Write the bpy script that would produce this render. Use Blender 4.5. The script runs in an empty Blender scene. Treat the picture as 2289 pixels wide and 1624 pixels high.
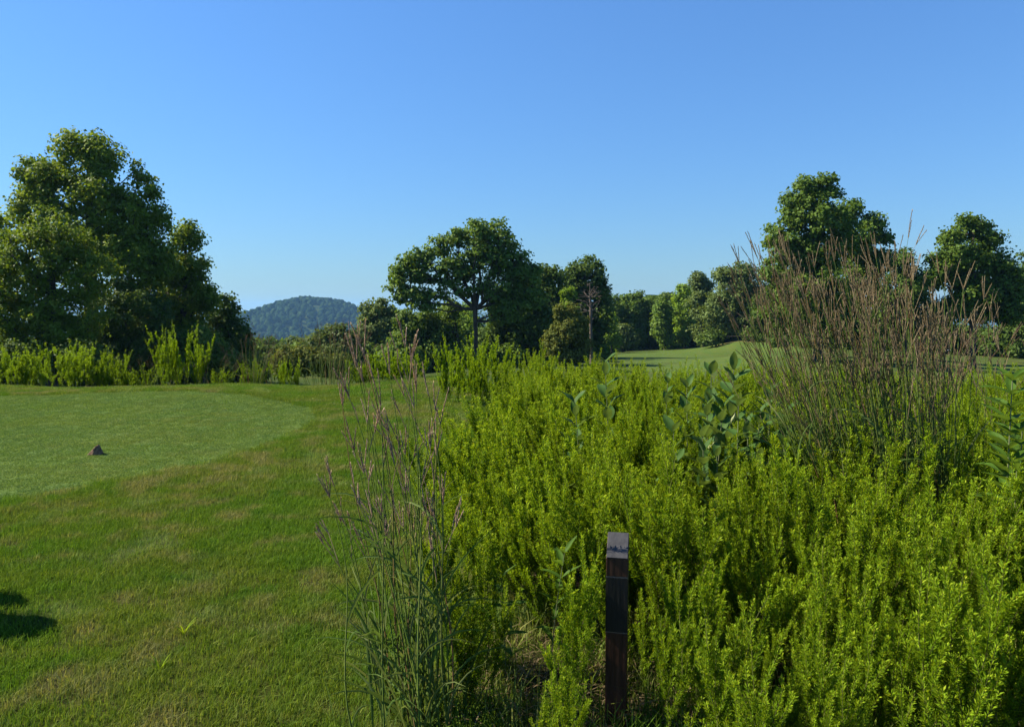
import bpy, bmesh, math, random
import numpy as np
from mathutils import Vector, Matrix

random.seed(7)
RNG = np.random.default_rng(11)
SC = bpy.context.scene
COL = SC.collection

# ------------------------------------------------------------------ camera
EYE = 1.62
PITCH = math.radians(4.2)
FPX = 731.0
cam = bpy.data.cameras.new('camera')
cam.sensor_width = 36.0
cam.lens = 36.0 * FPX / 1024.0
cam.clip_start = 0.05
cam.clip_end = 20000.0
cam_o = bpy.data.objects.new('camera', cam)
COL.objects.link(cam_o)
cam_o.location = (0, 0, EYE)
cam_o.rotation_euler = (math.pi / 2 - PITCH, 0, 0)
SC.camera = cam_o

# ------------------------------------------------------------------ sky, sun, exposure
SUN_EL = math.radians(42)
SUN_AZ = math.radians(10)            # degrees in front of due left
TO_SUN = Vector((-math.cos(SUN_EL) * math.cos(SUN_AZ), math.cos(SUN_EL) * math.sin(SUN_AZ), math.sin(SUN_EL)))
world = bpy.data.worlds.new('World')
SC.world = world
world.use_nodes = True
wn = world.node_tree
wn.nodes.clear()
sky = wn.nodes.new('ShaderNodeTexSky')
sky.sky_type = 'NISHITA'
sky.sun_disc = False
sky.sun_elevation = SUN_EL
sky.sun_rotation = math.atan2(TO_SUN.x, TO_SUN.y)
sky.altitude = 0
sky.air_density = 1.6
sky.dust_density = 0.0
sky.ozone_density = 6.0
bg = wn.nodes.new('ShaderNodeBackground')
bg.inputs['Strength'].default_value = 0.098
wo = wn.nodes.new('ShaderNodeOutputWorld')
deep = wn.nodes.new('ShaderNodeGamma')            # the clear saturated blue of the day
deep.inputs['Gamma'].default_value = 0.8
wn.links.new(sky.outputs[0], deep.inputs['Color'])
tone = wn.nodes.new('ShaderNodeMix')
tone.data_type = 'RGBA'; tone.blend_type = 'MULTIPLY'
tone.inputs[0].default_value = 1.0
tone.inputs[7].default_value = (0.375, 0.62, 0.98, 1.0)
wn.links.new(deep.outputs[0], tone.inputs[6])
wn.links.new(tone.outputs[2], bg.inputs['Color'])
wn.links.new(bg.outputs[0], wo.inputs['Surface'])

sun = bpy.data.lights.new('sun', 'SUN')
sun.energy = 5.0
sun.angle = math.radians(0.5)
sun.color = (1.0, 0.91, 0.74)
sun_o = bpy.data.objects.new('sun', sun)
COL.objects.link(sun_o)
sun_o.location = (-30, 10, 40)
sun_o.rotation_euler = (-TO_SUN).to_track_quat('-Z', 'Y').to_euler()

SC.view_settings.view_transform = 'Standard'
SC.view_settings.look = 'None'
SC.view_settings.exposure = 1.25
SC.view_settings.gamma = 1.0
SC.view_settings.use_curve_mapping = False
SC.render.engine = 'CYCLES'
SC.cycles.max_bounces = 6
SC.cycles.diffuse_bounces = 2
SC.cycles.transmission_bounces = 4
SC.cycles.use_denoising = True
SC.cycles.volume_bounces = 0

# ------------------------------------------------------------------ small helpers
K = 1024.0 / 2288.0                   # layout notes were taken on a 2288 px wide print

def P(u, v, d):
    """World point seen at print position (u, v), d metres ahead."""
    xc = (u * K - 512.0) / FPX
    yc = (363.0 - v * K) / FPX
    X, Y, Z = xc, math.cos(PITCH) + yc * math.sin(PITCH), -math.sin(PITCH) + yc * math.cos(PITCH)
    s = d / Y
    return np.array((X * s, d, EYE + Z * s))

def PG(u, v, z=0.0):
    """Point of the level z seen at (u, v)."""
    xc = (u * K - 512.0) / FPX
    yc = (363.0 - v * K) / FPX
    X, Y, Z = xc, math.cos(PITCH) + yc * math.sin(PITCH), -math.sin(PITCH) + yc * math.cos(PITCH)
    s = (z - EYE) / Z
    return np.array((X * s, Y * s, z))

def tag(o, label=None, cat=None, group=None, kind=None):
    if label: o['label'] = label
    if cat: o['category'] = cat
    if group: o['group'] = group
    if kind: o['kind'] = kind
    return o

def empty(name, loc=(0, 0, 0), rotz=0.0):
    o = bpy.data.objects.new(name, None)
    o.empty_display_size = 0.1
    COL.objects.link(o)
    o.location = loc
    o.rotation_euler = (0, 0, rotz)
    return o

def make_mesh(name, V, F4=None, F3=None, mats=(), tint=None, fmat=None, smooth=False):
    """Mesh from numpy arrays; F4 quads, F3 triangles, tint a float per vertex."""
    V = np.asarray(V, dtype=np.float32)
    me = bpy.data.meshes.new(name)
    n4 = 0 if F4 is None else len(F4)
    n3 = 0 if F3 is None else len(F3)
    me.vertices.add(len(V))
    me.vertices.foreach_set('co', V.ravel())
    loops = []
    if n4: loops.append(np.asarray(F4, dtype=np.int32).ravel())
    if n3: loops.append(np.asarray(F3, dtype=np.int32).ravel())
    li = np.concatenate(loops)
    me.loops.add(len(li))
    me.loops.foreach_set('vertex_index', li)
    starts = np.concatenate([np.arange(n4) * 4, n4 * 4 + np.arange(n3) * 3]).astype(np.int32)
    me.polygons.add(n4 + n3)
    me.polygons.foreach_set('loop_start', starts)
    if fmat is not None:
        me.polygons.foreach_set('material_index', np.asarray(fmat, dtype=np.int32))
    me.update(calc_edges=True)
    if smooth:
        me.polygons.foreach_set('use_smooth', np.ones(n4 + n3, dtype=bool))
    if tint is not None:
        a = me.attributes.new('tint', 'FLOAT', 'POINT')
        a.data.foreach_set('value', np.asarray(tint, dtype=np.float32))
    for m in mats:
        me.materials.append(m)
    return me

def link(name, me, parent=None, loc=None):
    o = bpy.data.objects.new(name, me)
    COL.objects.link(o)
    if parent is not None: o.parent = parent
    if loc is not None: o.location = loc
    return o

def unit(v):
    return v / np.maximum(np.linalg.norm(v, axis=-1, keepdims=True), 1e-9)

def frames(d):
    """Two unit vectors square to each direction."""
    ref = np.where(np.abs(d[:, 2:3]) > 0.9, np.array([[1.0, 0, 0]]), np.array([[0, 0, 1.0]]))
    a = unit(np.cross(ref, d))
    return a, np.cross(d, a)

def prisms(P0, P1, r0, r1, sides=4):
    """Tapered open tubes, vectorised."""
    P0, P1 = np.asarray(P0, float), np.asarray(P1, float)
    n = len(P0)
    a, b = frames(unit(P1 - P0))
    ang = np.arange(sides) * 2 * math.pi / sides
    ca, sa = np.cos(ang)[None, :, None], np.sin(ang)[None, :, None]
    ring = a[:, None, :] * ca + b[:, None, :] * sa
    R0 = P0[:, None, :] + ring * np.asarray(r0, float).reshape(-1, 1, 1)
    R1 = P1[:, None, :] + ring * np.asarray(r1, float).reshape(-1, 1, 1)
    V = np.concatenate([R0, R1], axis=1).reshape(-1, 3)
    base = (np.arange(n) * sides * 2)[:, None]
    j = np.arange(sides)[None, :]
    k = (j + 1) % sides
    F = np.stack([base + j, base + k, base + sides + k, base + sides + j], axis=-1).reshape(-1, 4)
    return V, F

def tube(pts, rad, sides=5):
    """One connected tube along a polyline."""
    pts = np.asarray(pts, float)
    d = np.gradient(pts, axis=0)
    a, b = frames(unit(d))
    for i in range(1, len(a)):                       # keep the frame from flipping
        if np.dot(a[i], a[i - 1]) < 0: a[i], b[i] = -a[i], -b[i]
    ang = np.arange(sides) * 2 * math.pi / sides
    V = (pts[:, None, :] + (a[:, None, :] * np.cos(ang)[None, :, None] + b[:, None, :] * np.sin(ang)[None, :, None]) * np.asarray(rad, float).reshape(-1, 1, 1)).reshape(-1, 3)
    F = []
    for i in range(len(pts) - 1):
        for j in range(sides):
            k = (j + 1) % sides
            F.append((i * sides + j, i * sides + k, (i + 1) * sides + k, (i + 1) * sides + j))
    return V, np.array(F)

def leaves(C, D, N, L, W, fold=0.25):
    """Diamond leaves: base C, direction D, normal N, length L, width W."""
    D = unit(D)
    S = unit(np.cross(D, N))
    N2 = np.cross(S, D)
    L = np.asarray(L, float).reshape(-1, 1); W = np.asarray(W, float).reshape(-1, 1)
    mid = C + D * L * 0.5
    v0 = C
    v1 = mid + S * W * 0.5 + N2 * W * fold
    v2 = C + D * L - N2 * L * 0.08
    v3 = mid - S * W * 0.5 + N2 * W * fold
    V = np.stack([v0, v1, v2, v3], axis=1).reshape(-1, 3)
    F = np.arange(len(C) * 4).reshape(-1, 4)
    return V, F

def merge(parts):
    """[(V, F)] -> one V, F (faces of equal size)."""
    Vs, Fs, o = [], [], 0
    for V, F in parts:
        Vs.append(V); Fs.append(np.asarray(F) + o); o += len(V)
    return np.concatenate(Vs), np.concatenate(Fs)

# ------------------------------------------------------------------ materials
def mat(name):
    m = bpy.data.materials.new(name)
    m.use_nodes = True
    nt = m.node_tree
    nt.nodes.clear()
    out = nt.nodes.new('ShaderNodeOutputMaterial')
    return m, nt, out

def nd(nt, typ, **kw):
    n = nt.nodes.new(typ)
    for k, v in kw.items(): setattr(n, k, v)
    return n

def ramp(nt, fac, stops):
    r = nt.nodes.new('ShaderNodeValToRGB')
    el = r.color_ramp.elements
    while len(el) < len(stops): el.new(0.5)
    for e, (p, c) in zip(el, stops):
        e.position = p
        e.color = (*c, 1.0)
    nt.links.new(fac, r.inputs['Fac'])
    return r.outputs['Color']

def noise(nt, scale, detail=3.0, vec=None, rough=0.55):
    n = nd(nt, 'ShaderNodeTexNoise')
    n.inputs['Scale'].default_value = scale
    n.inputs['Detail'].default_value = detail
    n.inputs['Roughness'].default_value = rough
    if vec is not None: nt.links.new(vec, n.inputs['Vector'])
    return n.outputs['Fac']

def mixc(nt, fac, a, b, blend='MIX'):
    m = nd(nt, 'ShaderNodeMix', data_type='RGBA', blend_type=blend)
    for sock, val in ((m.inputs[0], fac), (m.inputs[6], a), (m.inputs[7], b)):
        if hasattr(val, 'is_linked') or hasattr(val, 'links'):
            nt.links.new(val, sock)
        elif isinstance(val, (int, float)):
            sock.default_value = val
        else:
            sock.default_value = (*val, 1.0)
    return m.outputs[2]

def math_node(nt, op, a, b=None):
    m = nd(nt, 'ShaderNodeMath', operation=op)
    for i, x in enumerate((a, b)):
        if x is None: continue
        if isinstance(x, (int, float)): m.inputs[i].default_value = x
        else: nt.links.new(x, m.inputs[i])
    return m.outputs[0]

def leaf_surface(nt, out, color, trans=0.35, rough=0.5, spec=0.3, tcol_gain=(1.5, 1.35, 0.6)):
    p = nd(nt, 'ShaderNodeBsdfPrincipled')
    p.inputs['Roughness'].default_value = rough
    p.inputs['Specular IOR Level'].default_value = spec
    nt.links.new(color, p.inputs['Base Color'])
    t = nd(nt, 'ShaderNodeBsdfTranslucent')
    tc = mixc(nt, 1.0, color, tcol_gain, 'MULTIPLY')
    nt.links.new(tc, t.inputs['Color'])
    mx = nd(nt, 'ShaderNodeMixShader')
    mx.inputs[0].default_value = trans
    nt.links.new(p.outputs[0], mx.inputs[1])
    nt.links.new(t.outputs[0], mx.inputs[2])
    nt.links.new(mx.outputs[0], out.inputs['Surface'])

def leaf_mat(name, c0, c1, c2, trans=0.35, rough=0.5, spec=0.3, objvar=0.25, gain=(1.5, 1.35, 0.6)):
    """Leaves: colour runs c0..c1..c2 with the leaf's own tint, each plant a little lighter or darker."""
    m, nt, out = mat(name)
    at = nd(nt, 'ShaderNodeAttribute', attribute_name='tint')
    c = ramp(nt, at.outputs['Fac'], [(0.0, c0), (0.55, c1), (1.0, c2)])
    oi = nd(nt, 'ShaderNodeObjectInfo')
    f = math_node(nt, 'ADD', math_node(nt, 'MULTIPLY', oi.outputs['Random'], objvar * 2), 1.0 - objvar)
    comb = nd(nt, 'ShaderNodeCombineColor')
    for i in range(3): nt.links.new(f, comb.inputs[i])
    c = mixc(nt, 1.0, c, comb.outputs[0], 'MULTIPLY')
    leaf_surface(nt, out, c, trans, rough, spec, gain)
    return m

def plain_mat(name, col, rough=0.7, spec=0.3, nscale=None, col2=None, bump=0.0, detail=5.0, stretch=None):
    m, nt, out = mat(name)
    p = nd(nt, 'ShaderNodeBsdfPrincipled')
    p.inputs['Roughness'].default_value = rough
    p.inputs['Specular IOR Level'].default_value = spec
    if nscale:
        tc = nd(nt, 'ShaderNodeTexCoord')
        vec = tc.outputs['Object']
        if stretch:
            mp = nd(nt, 'ShaderNodeMapping')
            mp.inputs['Scale'].default_value = stretch
            nt.links.new(vec, mp.inputs['Vector'])
            vec = mp.outputs[0]
        n = noise(nt, nscale, detail, vec)
        c = ramp(nt, n, [(0.3, col), (0.7, col2 or col)])
        nt.links.new(c, p.inputs['Base Color'])
        if bump:
            b = nd(nt, 'ShaderNodeBump')
            b.inputs['Strength'].default_value = bump
            b.inputs['Distance'].default_value = 0.02
            nt.links.new(n, b.inputs['Height'])
            nt.links.new(b.outputs[0], p.inputs['Normal'])
    else:
        p.inputs['Base Color'].default_value = (*col, 1)
    nt.links.new(p.outputs[0], out.inputs['Surface'])
    return m

# lawn colours from the place itself: mottled patches of lush, olive and straw grass
def lawn_colour(nt, lush, olive, straw, straw_at=0.56, mottle=True):
    g = nd(nt, 'ShaderNodeNewGeometry')
    pos = g.outputs['Position']
    n1 = noise(nt, 0.9, 4.0, pos)
    n2 = noise(nt, 3.1, 5.0, pos)
    n3 = noise(nt, 0.35, 2.0, pos)
    a = mixc(nt, ramp(nt, n1, [(0.42, (0, 0, 0)), (0.58, (1, 1, 1))]), lush, olive)
    f = ramp(nt, math_node(nt, 'ADD', math_node(nt, 'MULTIPLY', n2, 0.6), math_node(nt, 'MULTIPLY', n3, 0.45)), [(straw_at - 0.05, (0, 0, 0)), (straw_at + 0.06, (1, 1, 1))])
    c = mixc(nt, f, a, straw)
    if not mottle: return c
    n4 = noise(nt, 1.7, 3.0, pos, 0.5)                     # paler, wiry tufts
    pale = tuple(0.6 * x + 0.4 * y for x, y in zip((lush[0] * 1.7, lush[1] * 1.45, lush[2] * 4.0), straw))
    c = mixc(nt, ramp(nt, n4, [(0.57, (0, 0, 0)), (0.68, (0.8, 0.8, 0.8))]), c, pale)
    n5 = noise(nt, 2.3, 3.0, pos, 0.6)                     # lush darker tufts
    return mixc(nt, ramp(nt, n5, [(0.30, (0.75, 0.75, 0.75)), (0.42, (0, 0, 0))]), c, tuple(x * k for x, k in zip(lush, (0.62, 0.80, 0.8))))

def blade_mat(name, lush, olive, straw, straw_at=0.56, trans=0.3, rough=0.5):
    m, nt, out = mat(name)
    c = lawn_colour(nt, lush, olive, straw, straw_at, 'rough_' in name)
    at = nd(nt, 'ShaderNodeAttribute', attribute_name='tint')
    v = ramp(nt, at.outputs['Fac'], [(0.0, (0.55, 0.62, 0.55)), (0.7, (1.1, 1.1, 1.1)), (0.88, (1.45, 1.3, 1.3)), (1.0, (2.2, 1.7, 1.9))])
    c = mixc(nt, 1.0, c, v, 'MULTIPLY')
    leaf_surface(nt, out, c, trans, 0.7, 0.04, (1.3, 1.3, 0.5))
    return m

def ground_mat(name, lush, olive, straw, straw_at=0.56, gain=1.0, fine=60.0, relief=0.6):
    m, nt, out = mat(name)
    c = lawn_colour(nt, lush, olive, straw, straw_at, 'rough_' in name)
    g = nd(nt, 'ShaderNodeNewGeometry')
    n = noise(nt, fine, 4.0, g.outputs['Position'], 0.7)
    c = mixc(nt, 1.0, c, ramp(nt, n, [(0.28, (0.5 * gain, 0.5 * gain, 0.5 * gain)), (0.72, (1.35 * gain, 1.35 * gain, 1.3 * gain))]), 'MULTIPLY')
    p = nd(nt, 'ShaderNodeBsdfPrincipled')
    p.inputs['Roughness'].default_value = 0.85
    p.inputs['Specular IOR Level'].default_value = 0.03
    nt.links.new(c, p.inputs['Base Color'])
    b = nd(nt, 'ShaderNodeBump')
    b.inputs['Strength'].default_value = relief
    b.inputs['Distance'].default_value = 0.01
    nt.links.new(n, b.inputs['Height'])
    nt.links.new(b.outputs[0], p.inputs['Normal'])
    nt.links.new(p.outputs[0], out.inputs['Surface'])
    return m

M_ROUGH_BLADE = blade_mat('rough_blade', (0.088, 0.168, 0.016), (0.118, 0.168, 0.024), (0.180, 0.188, 0.068), 0.565)
M_TEE_BLADE = blade_mat('tee_blade', (0.118, 0.190, 0.056), (0.128, 0.192, 0.054), (0.140, 0.192, 0.056), 0.60)
M_ROUGH = ground_mat('rough_ground', (0.040, 0.064, 0.007), (0.052, 0.061, 0.010), (0.070, 0.064, 0.022), 0.55, 0.8)
M_TEE = ground_mat('tee_ground', (0.078, 0.125, 0.028), (0.084, 0.126, 0.027), (0.091, 0.126, 0.029), 0.60, 1.0, 90.0, 0.12)
M_FAIR = ground_mat('fairway_turf', (0.062, 0.104, 0.022), (0.076, 0.108, 0.023), (0.088, 0.106, 0.026), 0.60, 1.0, 12.0)
M_FARG = ground_mat('far_ground', (0.035, 0.060, 0.014), (0.050, 0.070, 0.016), (0.070, 0.075, 0.024), 0.6, 1.0, 3.0)
M_SOIL = ground_mat('field_soil', (0.026, 0.030, 0.010), (0.036, 0.034, 0.014), (0.070, 0.054, 0.028), 0.55, 0.9, 40.0)
M_BANK = ground_mat('dry_bank', (0.110, 0.120, 0.035), (0.130, 0.115, 0.040), (0.160, 0.120, 0.050), 0.55, 1.0, 8.0)

M_BARK = plain_mat('bark', (0.030, 0.024, 0.018), 0.9, 0.2, 9.0, (0.075, 0.062, 0.050), 0.8, stretch=(1, 1, 0.25))
M_BARK_GREY = plain_mat('grey_bark', (0.085, 0.078, 0.068), 0.9, 0.2, 9.0, (0.16, 0.145, 0.125), 0.8, stretch=(1, 1, 0.25))
M_DEADWOOD = plain_mat('dead_wood', (0.085, 0.068, 0.055), 0.9, 0.1, 9.0, (0.14, 0.115, 0.095), 0.6)

# ------------------------------------------------------------------ terrain
CTRL = []
for y in (0.0, 3.0, 6.0, 9.0, 12.0, 15.0):
    for x in (-12.0, -8.0, -4.0, -0.5):
        CTRL.append((x, y, 0.0))
for x, y, z in ((3, 3, 0), (2, 6, -.02), (5, 6, -.05), (4, 9, -.12), (1, 9, -.05), (9, 9, -.2), (1, 12.5, -.12), (5, 12.5, -.45), (10, 13, -.8),
                (-12, 15.8, -.02), (-6, 15.8, -.02), (-1.5, 17.5, -.02),
                (0, -5, 0), (-8, -8, 0), (8, -8, 0), (0, -30, 0.5), (-30, -20, 0.5), (30, -20, 0.3), (15, 0, 0), (30, 5, -.5), (-25, 5, .1), (-25, 15, 0),
                (-18, 18, -.4), (-9, 20, -1.0), (-3, 21, -1.0), (2, 18, -1.1), (6, 20, -1.7), (14, 22, -2.2), (25, 25, -2.6),
                (-30, 42, -3.2), (-20, 42, -3.2), (-12, 42, -3.4), (-4, 42, -3.2), (3, 42, -2.6), (12, 42, -3.0), (22, 42, -3.1), (34, 42, -2.8),
                (-4, 62, -3.4), (4, 62, -3.0), (-16, 60, -3.5), (-26, 60, -3.5), (-40, 60, -4.0), (-14, 50, -3.3), (20, 55, -2.5), (26, 55, -2.45), (23, 67, -2.1), (30, 67, -2.5), (36, 62, -3.0), (27, 85, -4.0), (45, 70, -3.6),
                (11.7, 75, -3.3), (18.5, 90, -3.9), (29.4, 95, -2.55), (34, 92, -2.4), (40, 95, -2.6), (18, 116, -5.0), (30, 116, -4.4), (45, 120, -3.6), (60, 110, -3.5),
                (-10, 85, -7), (-30, 85, -9), (-60, 90, -10), (0, 120, -9), (-30, 160, -20), (-80, 160, -22), (-130, 450, -72), (-300, 450, -60), (0, 450, -50),
                (150, 250, -6), (60, 220, -8), (220, 450, -12), (100, -300, 4), (-200, -300, 4), (300, 0, 2), (-200, 60, -8),
                (-300, 1000, -88), (0, 1000, -85), (-700, 1000, -84), (500, 1000, -60), (1000, 0, 0), (-1000, 100, -40), (0, -1000, 5),
                (0, 3000, -86), (-2000, 3000, -86), (2000, 3000, -86), (3000, 0, -60), (-3000, 0, -80), (0, -3000, -40),
                (0, 7000, -86), (-5000, 5000, -86), (5000, 5000, -86), (7000, 0, -86), (-7000, 0, -86), (0, -7000, -86)):
    CTRL.append((x, y, z))
CTRL = np.array(CTRL, float)

def warp(x, y):
    r = np.sqrt(x * x + y * y) + 1e-6
    s = np.log1p(r / 5.0) / r
    return np.stack([x * s, y * s], axis=-1)

_cw = warp(CTRL[:, 0], CTRL[:, 1])
def _phi(r): return r ** 1.5
_n = len(CTRL)
_A = np.zeros((_n + 3, _n + 3))
_A[:_n, :_n] = _phi(np.linalg.norm(_cw[:, None] - _cw[None], axis=-1)) + np.eye(_n) * 1e-4
_A[:_n, _n] = 1; _A[:_n, _n + 1:] = _cw
_A[_n, :_n] = 1; _A[_n + 1:, :_n] = _cw.T
_w = np.linalg.solve(_A, np.concatenate([CTRL[:, 2], np.zeros(3)]))

HILL_D = 1500.0
HILL_C = P(705, 700, HILL_D)
def bump_noise(x, y, s):
    return np.sin(x / s + 1.3 * np.sin(y / s * 0.7 + 0.4)) * np.sin(y / s * 1.1 + 1.7 * np.sin(x / s * 0.6))

def H(x, y):
    x = np.atleast_1d(np.asarray(x, float)); y = np.atleast_1d(np.asarray(y, float))
    out = np.empty(x.shape)
    q = warp(x.ravel(), y.ravel())
    res = np.empty(len(q))
    for i in range(0, len(q), 20000):
        b = q[i:i + 20000]
        res[i:i + 20000] = _phi(np.linalg.norm(b[:, None] - _cw[None], axis=-1)) @ _w[:_n] + _w[_n] + b @ _w[_n + 1:]
    out = res.reshape(x.shape)
    # the wooded hill, steeper on its far side from the tee
    dx = x - HILL_C[0]; dy = (y - HILL_C[1]) / 1.5
    sx = np.where(dx < 0, 215.0, 185.0)
    rr = np.sqrt((dx / sx) ** 2 + (dy / 190.0) ** 2)
    out = out + 108.0 * np.exp(-rr ** 2.1) * (y > 500)
    out = out + (4.0 * bump_noise(x, y, 60.0) + 2.0 * bump_noise(x + 50, y, 23.0)) * np.exp(-rr ** 2 * 0.5) * (y > 700)
    # a far ridge
    out = out + 92.0 * np.exp(-((y - 5200 - 0.2 * x) / 700.0) ** 2) * (0.85 + 0.15 * np.sin(x / 420.0)) * np.clip((y - 3000) / 1000, 0, 1)
    r = np.sqrt(x * x + y * y)
    out = out + 0.004 * bump_noise(x, y, 1.6) * np.exp(-r / 25.0)
    return out

def in_poly(x, y, poly):
    poly = np.asarray(poly); inside = np.zeros(np.shape(x), bool)
    j = len(poly) - 1
    for i in range(len(poly)):
        xi, yi, xj, yj = *poly[i][:2], *poly[j][:2]
        c = ((yi > y) != (yj > y)) & (x < (xj - xi) * (y - yi) / (yj - yi + 1e-12) + xi)
        inside ^= c
        j = i
    return inside

TEE_EDGE = [(0, 1129), (97, 1114), (217, 1090), (314, 1076), (401, 1056), (483, 1040), (565, 1020), (628, 998), (691, 969), (728, 950), (739, 936), (725, 916), (667, 899), (580, 887), (435, 880), (242, 880), (0, 885)]
TEE = [PG(u, v)[:2] for u, v in TEE_EDGE] + [np.array((-14.0, 13.6)), np.array((-16.0, 9.5)), np.array((-13.0, 6.2)), np.array((-7.0, 5.85))]

def field_left(y):
    return np.interp(y, [0, 2.2, 4.0, 5.5, 7.0, 9.0, 11.0, 14.0, 20.0], [-0.6, -0.42, -0.33, -0.30, -0.12, 0.05, 0.10, -0.30, -0.30])

FAIR = [P(1365, 810, 70)[:2], P(1372, 795, 90)[:2], P(1440, 786, 108)[:2], P(1560, 770, 110)[:2], P(1650, 760, 104)[:2], P(1750, 765, 98)[:2], P(1800, 790, 70)[:2], P(1700, 830, 55)[:2], P(1450, 840, 50)[:2]]
BANK = [P(1590, 767, 98.5)[:2], P(1660, 763, 101)[:2], P(1730, 765, 102)[:2], P(1790, 770, 100)[:2], P(1795, 776, 94)[:2], P(1700, 775, 94)[:2], P(1620, 772, 96)[:2]]
GREEN = [P(2090, 800, 46)[:2], P(2080, 790, 62)[:2], P(2120, 784, 70)[:2], P(2200, 784, 72)[:2], P(2300, 800, 68)[:2], P(2420, 820, 60)[:2], P(2420, 840, 40)[:2], P(2150, 840, 40)[:2]]

az = np.concatenate([np.arange(-180, -52, 4.0), np.arange(-52, 46, 0.3), np.arange(46, 180.1, 4.0)])
az[-1] = 180.0
ri = np.concatenate([[0.0], np.exp(np.concatenate([np.linspace(math.log(0.4), math.log(3.0), 24)[:-1], np.linspace(math.log(3.0), math.log(20.0), 250)[:-1], np.linspace(math.log(20.0), math.log(130.0), 150)[:-1], np.linspace(math.log(130.0), math.log(7000.0), 110)]))])
A, R = np.meshgrid(np.radians(az), ri, indexing='ij')
GX, GY = np.sin(A) * R, np.cos(A) * R
GZ = H(GX, GY)
ny, nx = GX.shape
GV = np.stack([GX, GY, GZ], axis=-1).reshape(-1, 3)
ii, jj = np.meshgrid(np.arange(ny - 1), np.arange(nx - 1), indexing='ij')
GF = np.stack([ii * nx + jj, ii * nx + jj + 1, (ii + 1) * nx + jj + 1, (ii + 1) * nx + jj], axis=-1).reshape(-1, 4)[:, ::-1]
CXY = GV[GF].mean(axis=1)
cx, cy = CXY[:, 0], CXY[:, 1]
zone = np.full(len(GF), 1)
rr_ = np.hypot(cx, cy)
zone[rr_ > 19.5] = 4
zone[(cx > field_left(cy)) & (cy > -1) & (cy < 15.5) & (rr_ < 19.5)] = 5
zone[(rr_ > 19.5) & (cx > 6) & (cy > 25) & (cy < 112) & (cx < 75)] = 6
zone[in_poly(cx, cy, FAIR)] = 2
zone[in_poly(cx, cy, GREEN)] = 2
zone[in_poly(cx, cy, BANK)] = 3
zone[in_poly(cx, cy, TEE)] = 0
M_FROUGH = ground_mat('fairway_rough', (0.050, 0.080, 0.018), (0.060, 0.080, 0.019), (0.075, 0.080, 0.022), 0.58, 1.0, 8.0)
for zi, (nm, m) in enumerate((('tee_ground', M_TEE), ('lawn', M_ROUGH), ('fairway', M_FAIR), ('dry_bank', M_BANK), ('terrain', M_FARG), ('field_ground', M_SOIL), ('fairway_rough', M_FROUGH))):
    fs = GF[zone == zi]
    if not len(fs): continue
    used, inv = np.unique(fs.ravel(), return_inverse=True)
    o = link(nm, make_mesh(nm, GV[used], inv.reshape(-1, 4), mats=(m,), smooth=True))
    tag(o, kind='structure')

# ------------------------------------------------------------------ trees
def attractors(lobes, n, shell, rng):
    vol = np.array([l[3] * l[4] * l[5] for l in lobes]) ** 0.75
    cnt = np.maximum(2, np.round(n * vol / vol.sum())).astype(int)
    pts, outw = [], []
    for (cx, cy, cz, rx, ry, rz), k in zip(lobes, cnt):
        d = unit(rng.normal(size=(k, 3)))
        r = shell + (1 - shell) * rng.random(k) ** 0.6
        inner = rng.random(k) < 0.18
        r[inner] *= rng.random(inner.sum()) * 0.7
        bumpy = 1.0 + 0.16 * np.sin(d[:, 0] * 5 + cx * 3) * np.sin(d[:, 2] * 6 + cz * 3) + rng.normal(0, 0.06, k)
        pts.append(np.array((cx, cy, cz)) + d * np.array((rx, ry, rz)) * (r * bumpy)[:, None])
        outw.append(d)
    return np.concatenate(pts), np.concatenate(outw)

def grow(base, top, att, rng, crown_from, step=0.9, fan=0.25):
    """Trunk and limbs reaching every leaf clump. Returns segments and radii."""
    h = np.linalg.norm(top - base)
    nt_ = max(6, int(h / step))
    t = np.linspace(0, 1, nt_)
    wob = np.cumsum(rng.normal(size=(nt_, 3)) * np.array((1, 1, 0)) * h * 0.006, axis=0)
    tr = base + (top - base) * t[:, None] + wob * t[:, None]
    BUF = np.zeros((40000, 3)); PL = np.zeros(40000); OKP = np.zeros(40000)
    BUF[:nt_] = tr; PL[:nt_] = t * h * 0.25; OKP[:nt_] = np.where(t >= crown_from, 0, 50.0); m = nt_
    par = [-1] + list(range(nt_ - 1))
    axis_d = np.linalg.norm(att[:, None] - tr[None], axis=-1).min(axis=1)
    tips = []
    for i in np.argsort(axis_d):
        a = att[i]
        P_ = BUF[:m]
        d = np.linalg.norm(P_ - a, axis=1)
        dz = a[2] - P_[:, 2]
        j = int(np.argmin(d + fan * PL[:m] + np.where(dz < 0, -dz * 0.9, 0) + OKP[:m]))
        p0 = P_[j].copy(); L = d[j]
        k = max(1, int(L / step))
        prev = j
        side = rng.normal(size=3) * L * 0.08
        for s in range(1, k + 1):
            f = s / k
            BUF[m] = p0 + (a - p0) * f + side * math.sin(math.pi * f) + np.array((0, 0, -0.10 * L * math.sin(math.pi * f)))
            par.append(prev); PL[m] = PL[prev] + L / k
            prev = m; m += 1
        tips.append((i, prev))
    pos = BUF[:m].copy()
    w = np.zeros(len(pos))
    for _, k in tips: w[k] += 1
    for k in range(len(pos) - 1, 0, -1):
        if k >= nt_ or True:
            w[par[k]] += w[k]
    return pos, np.array(par), w, nt_

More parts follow.
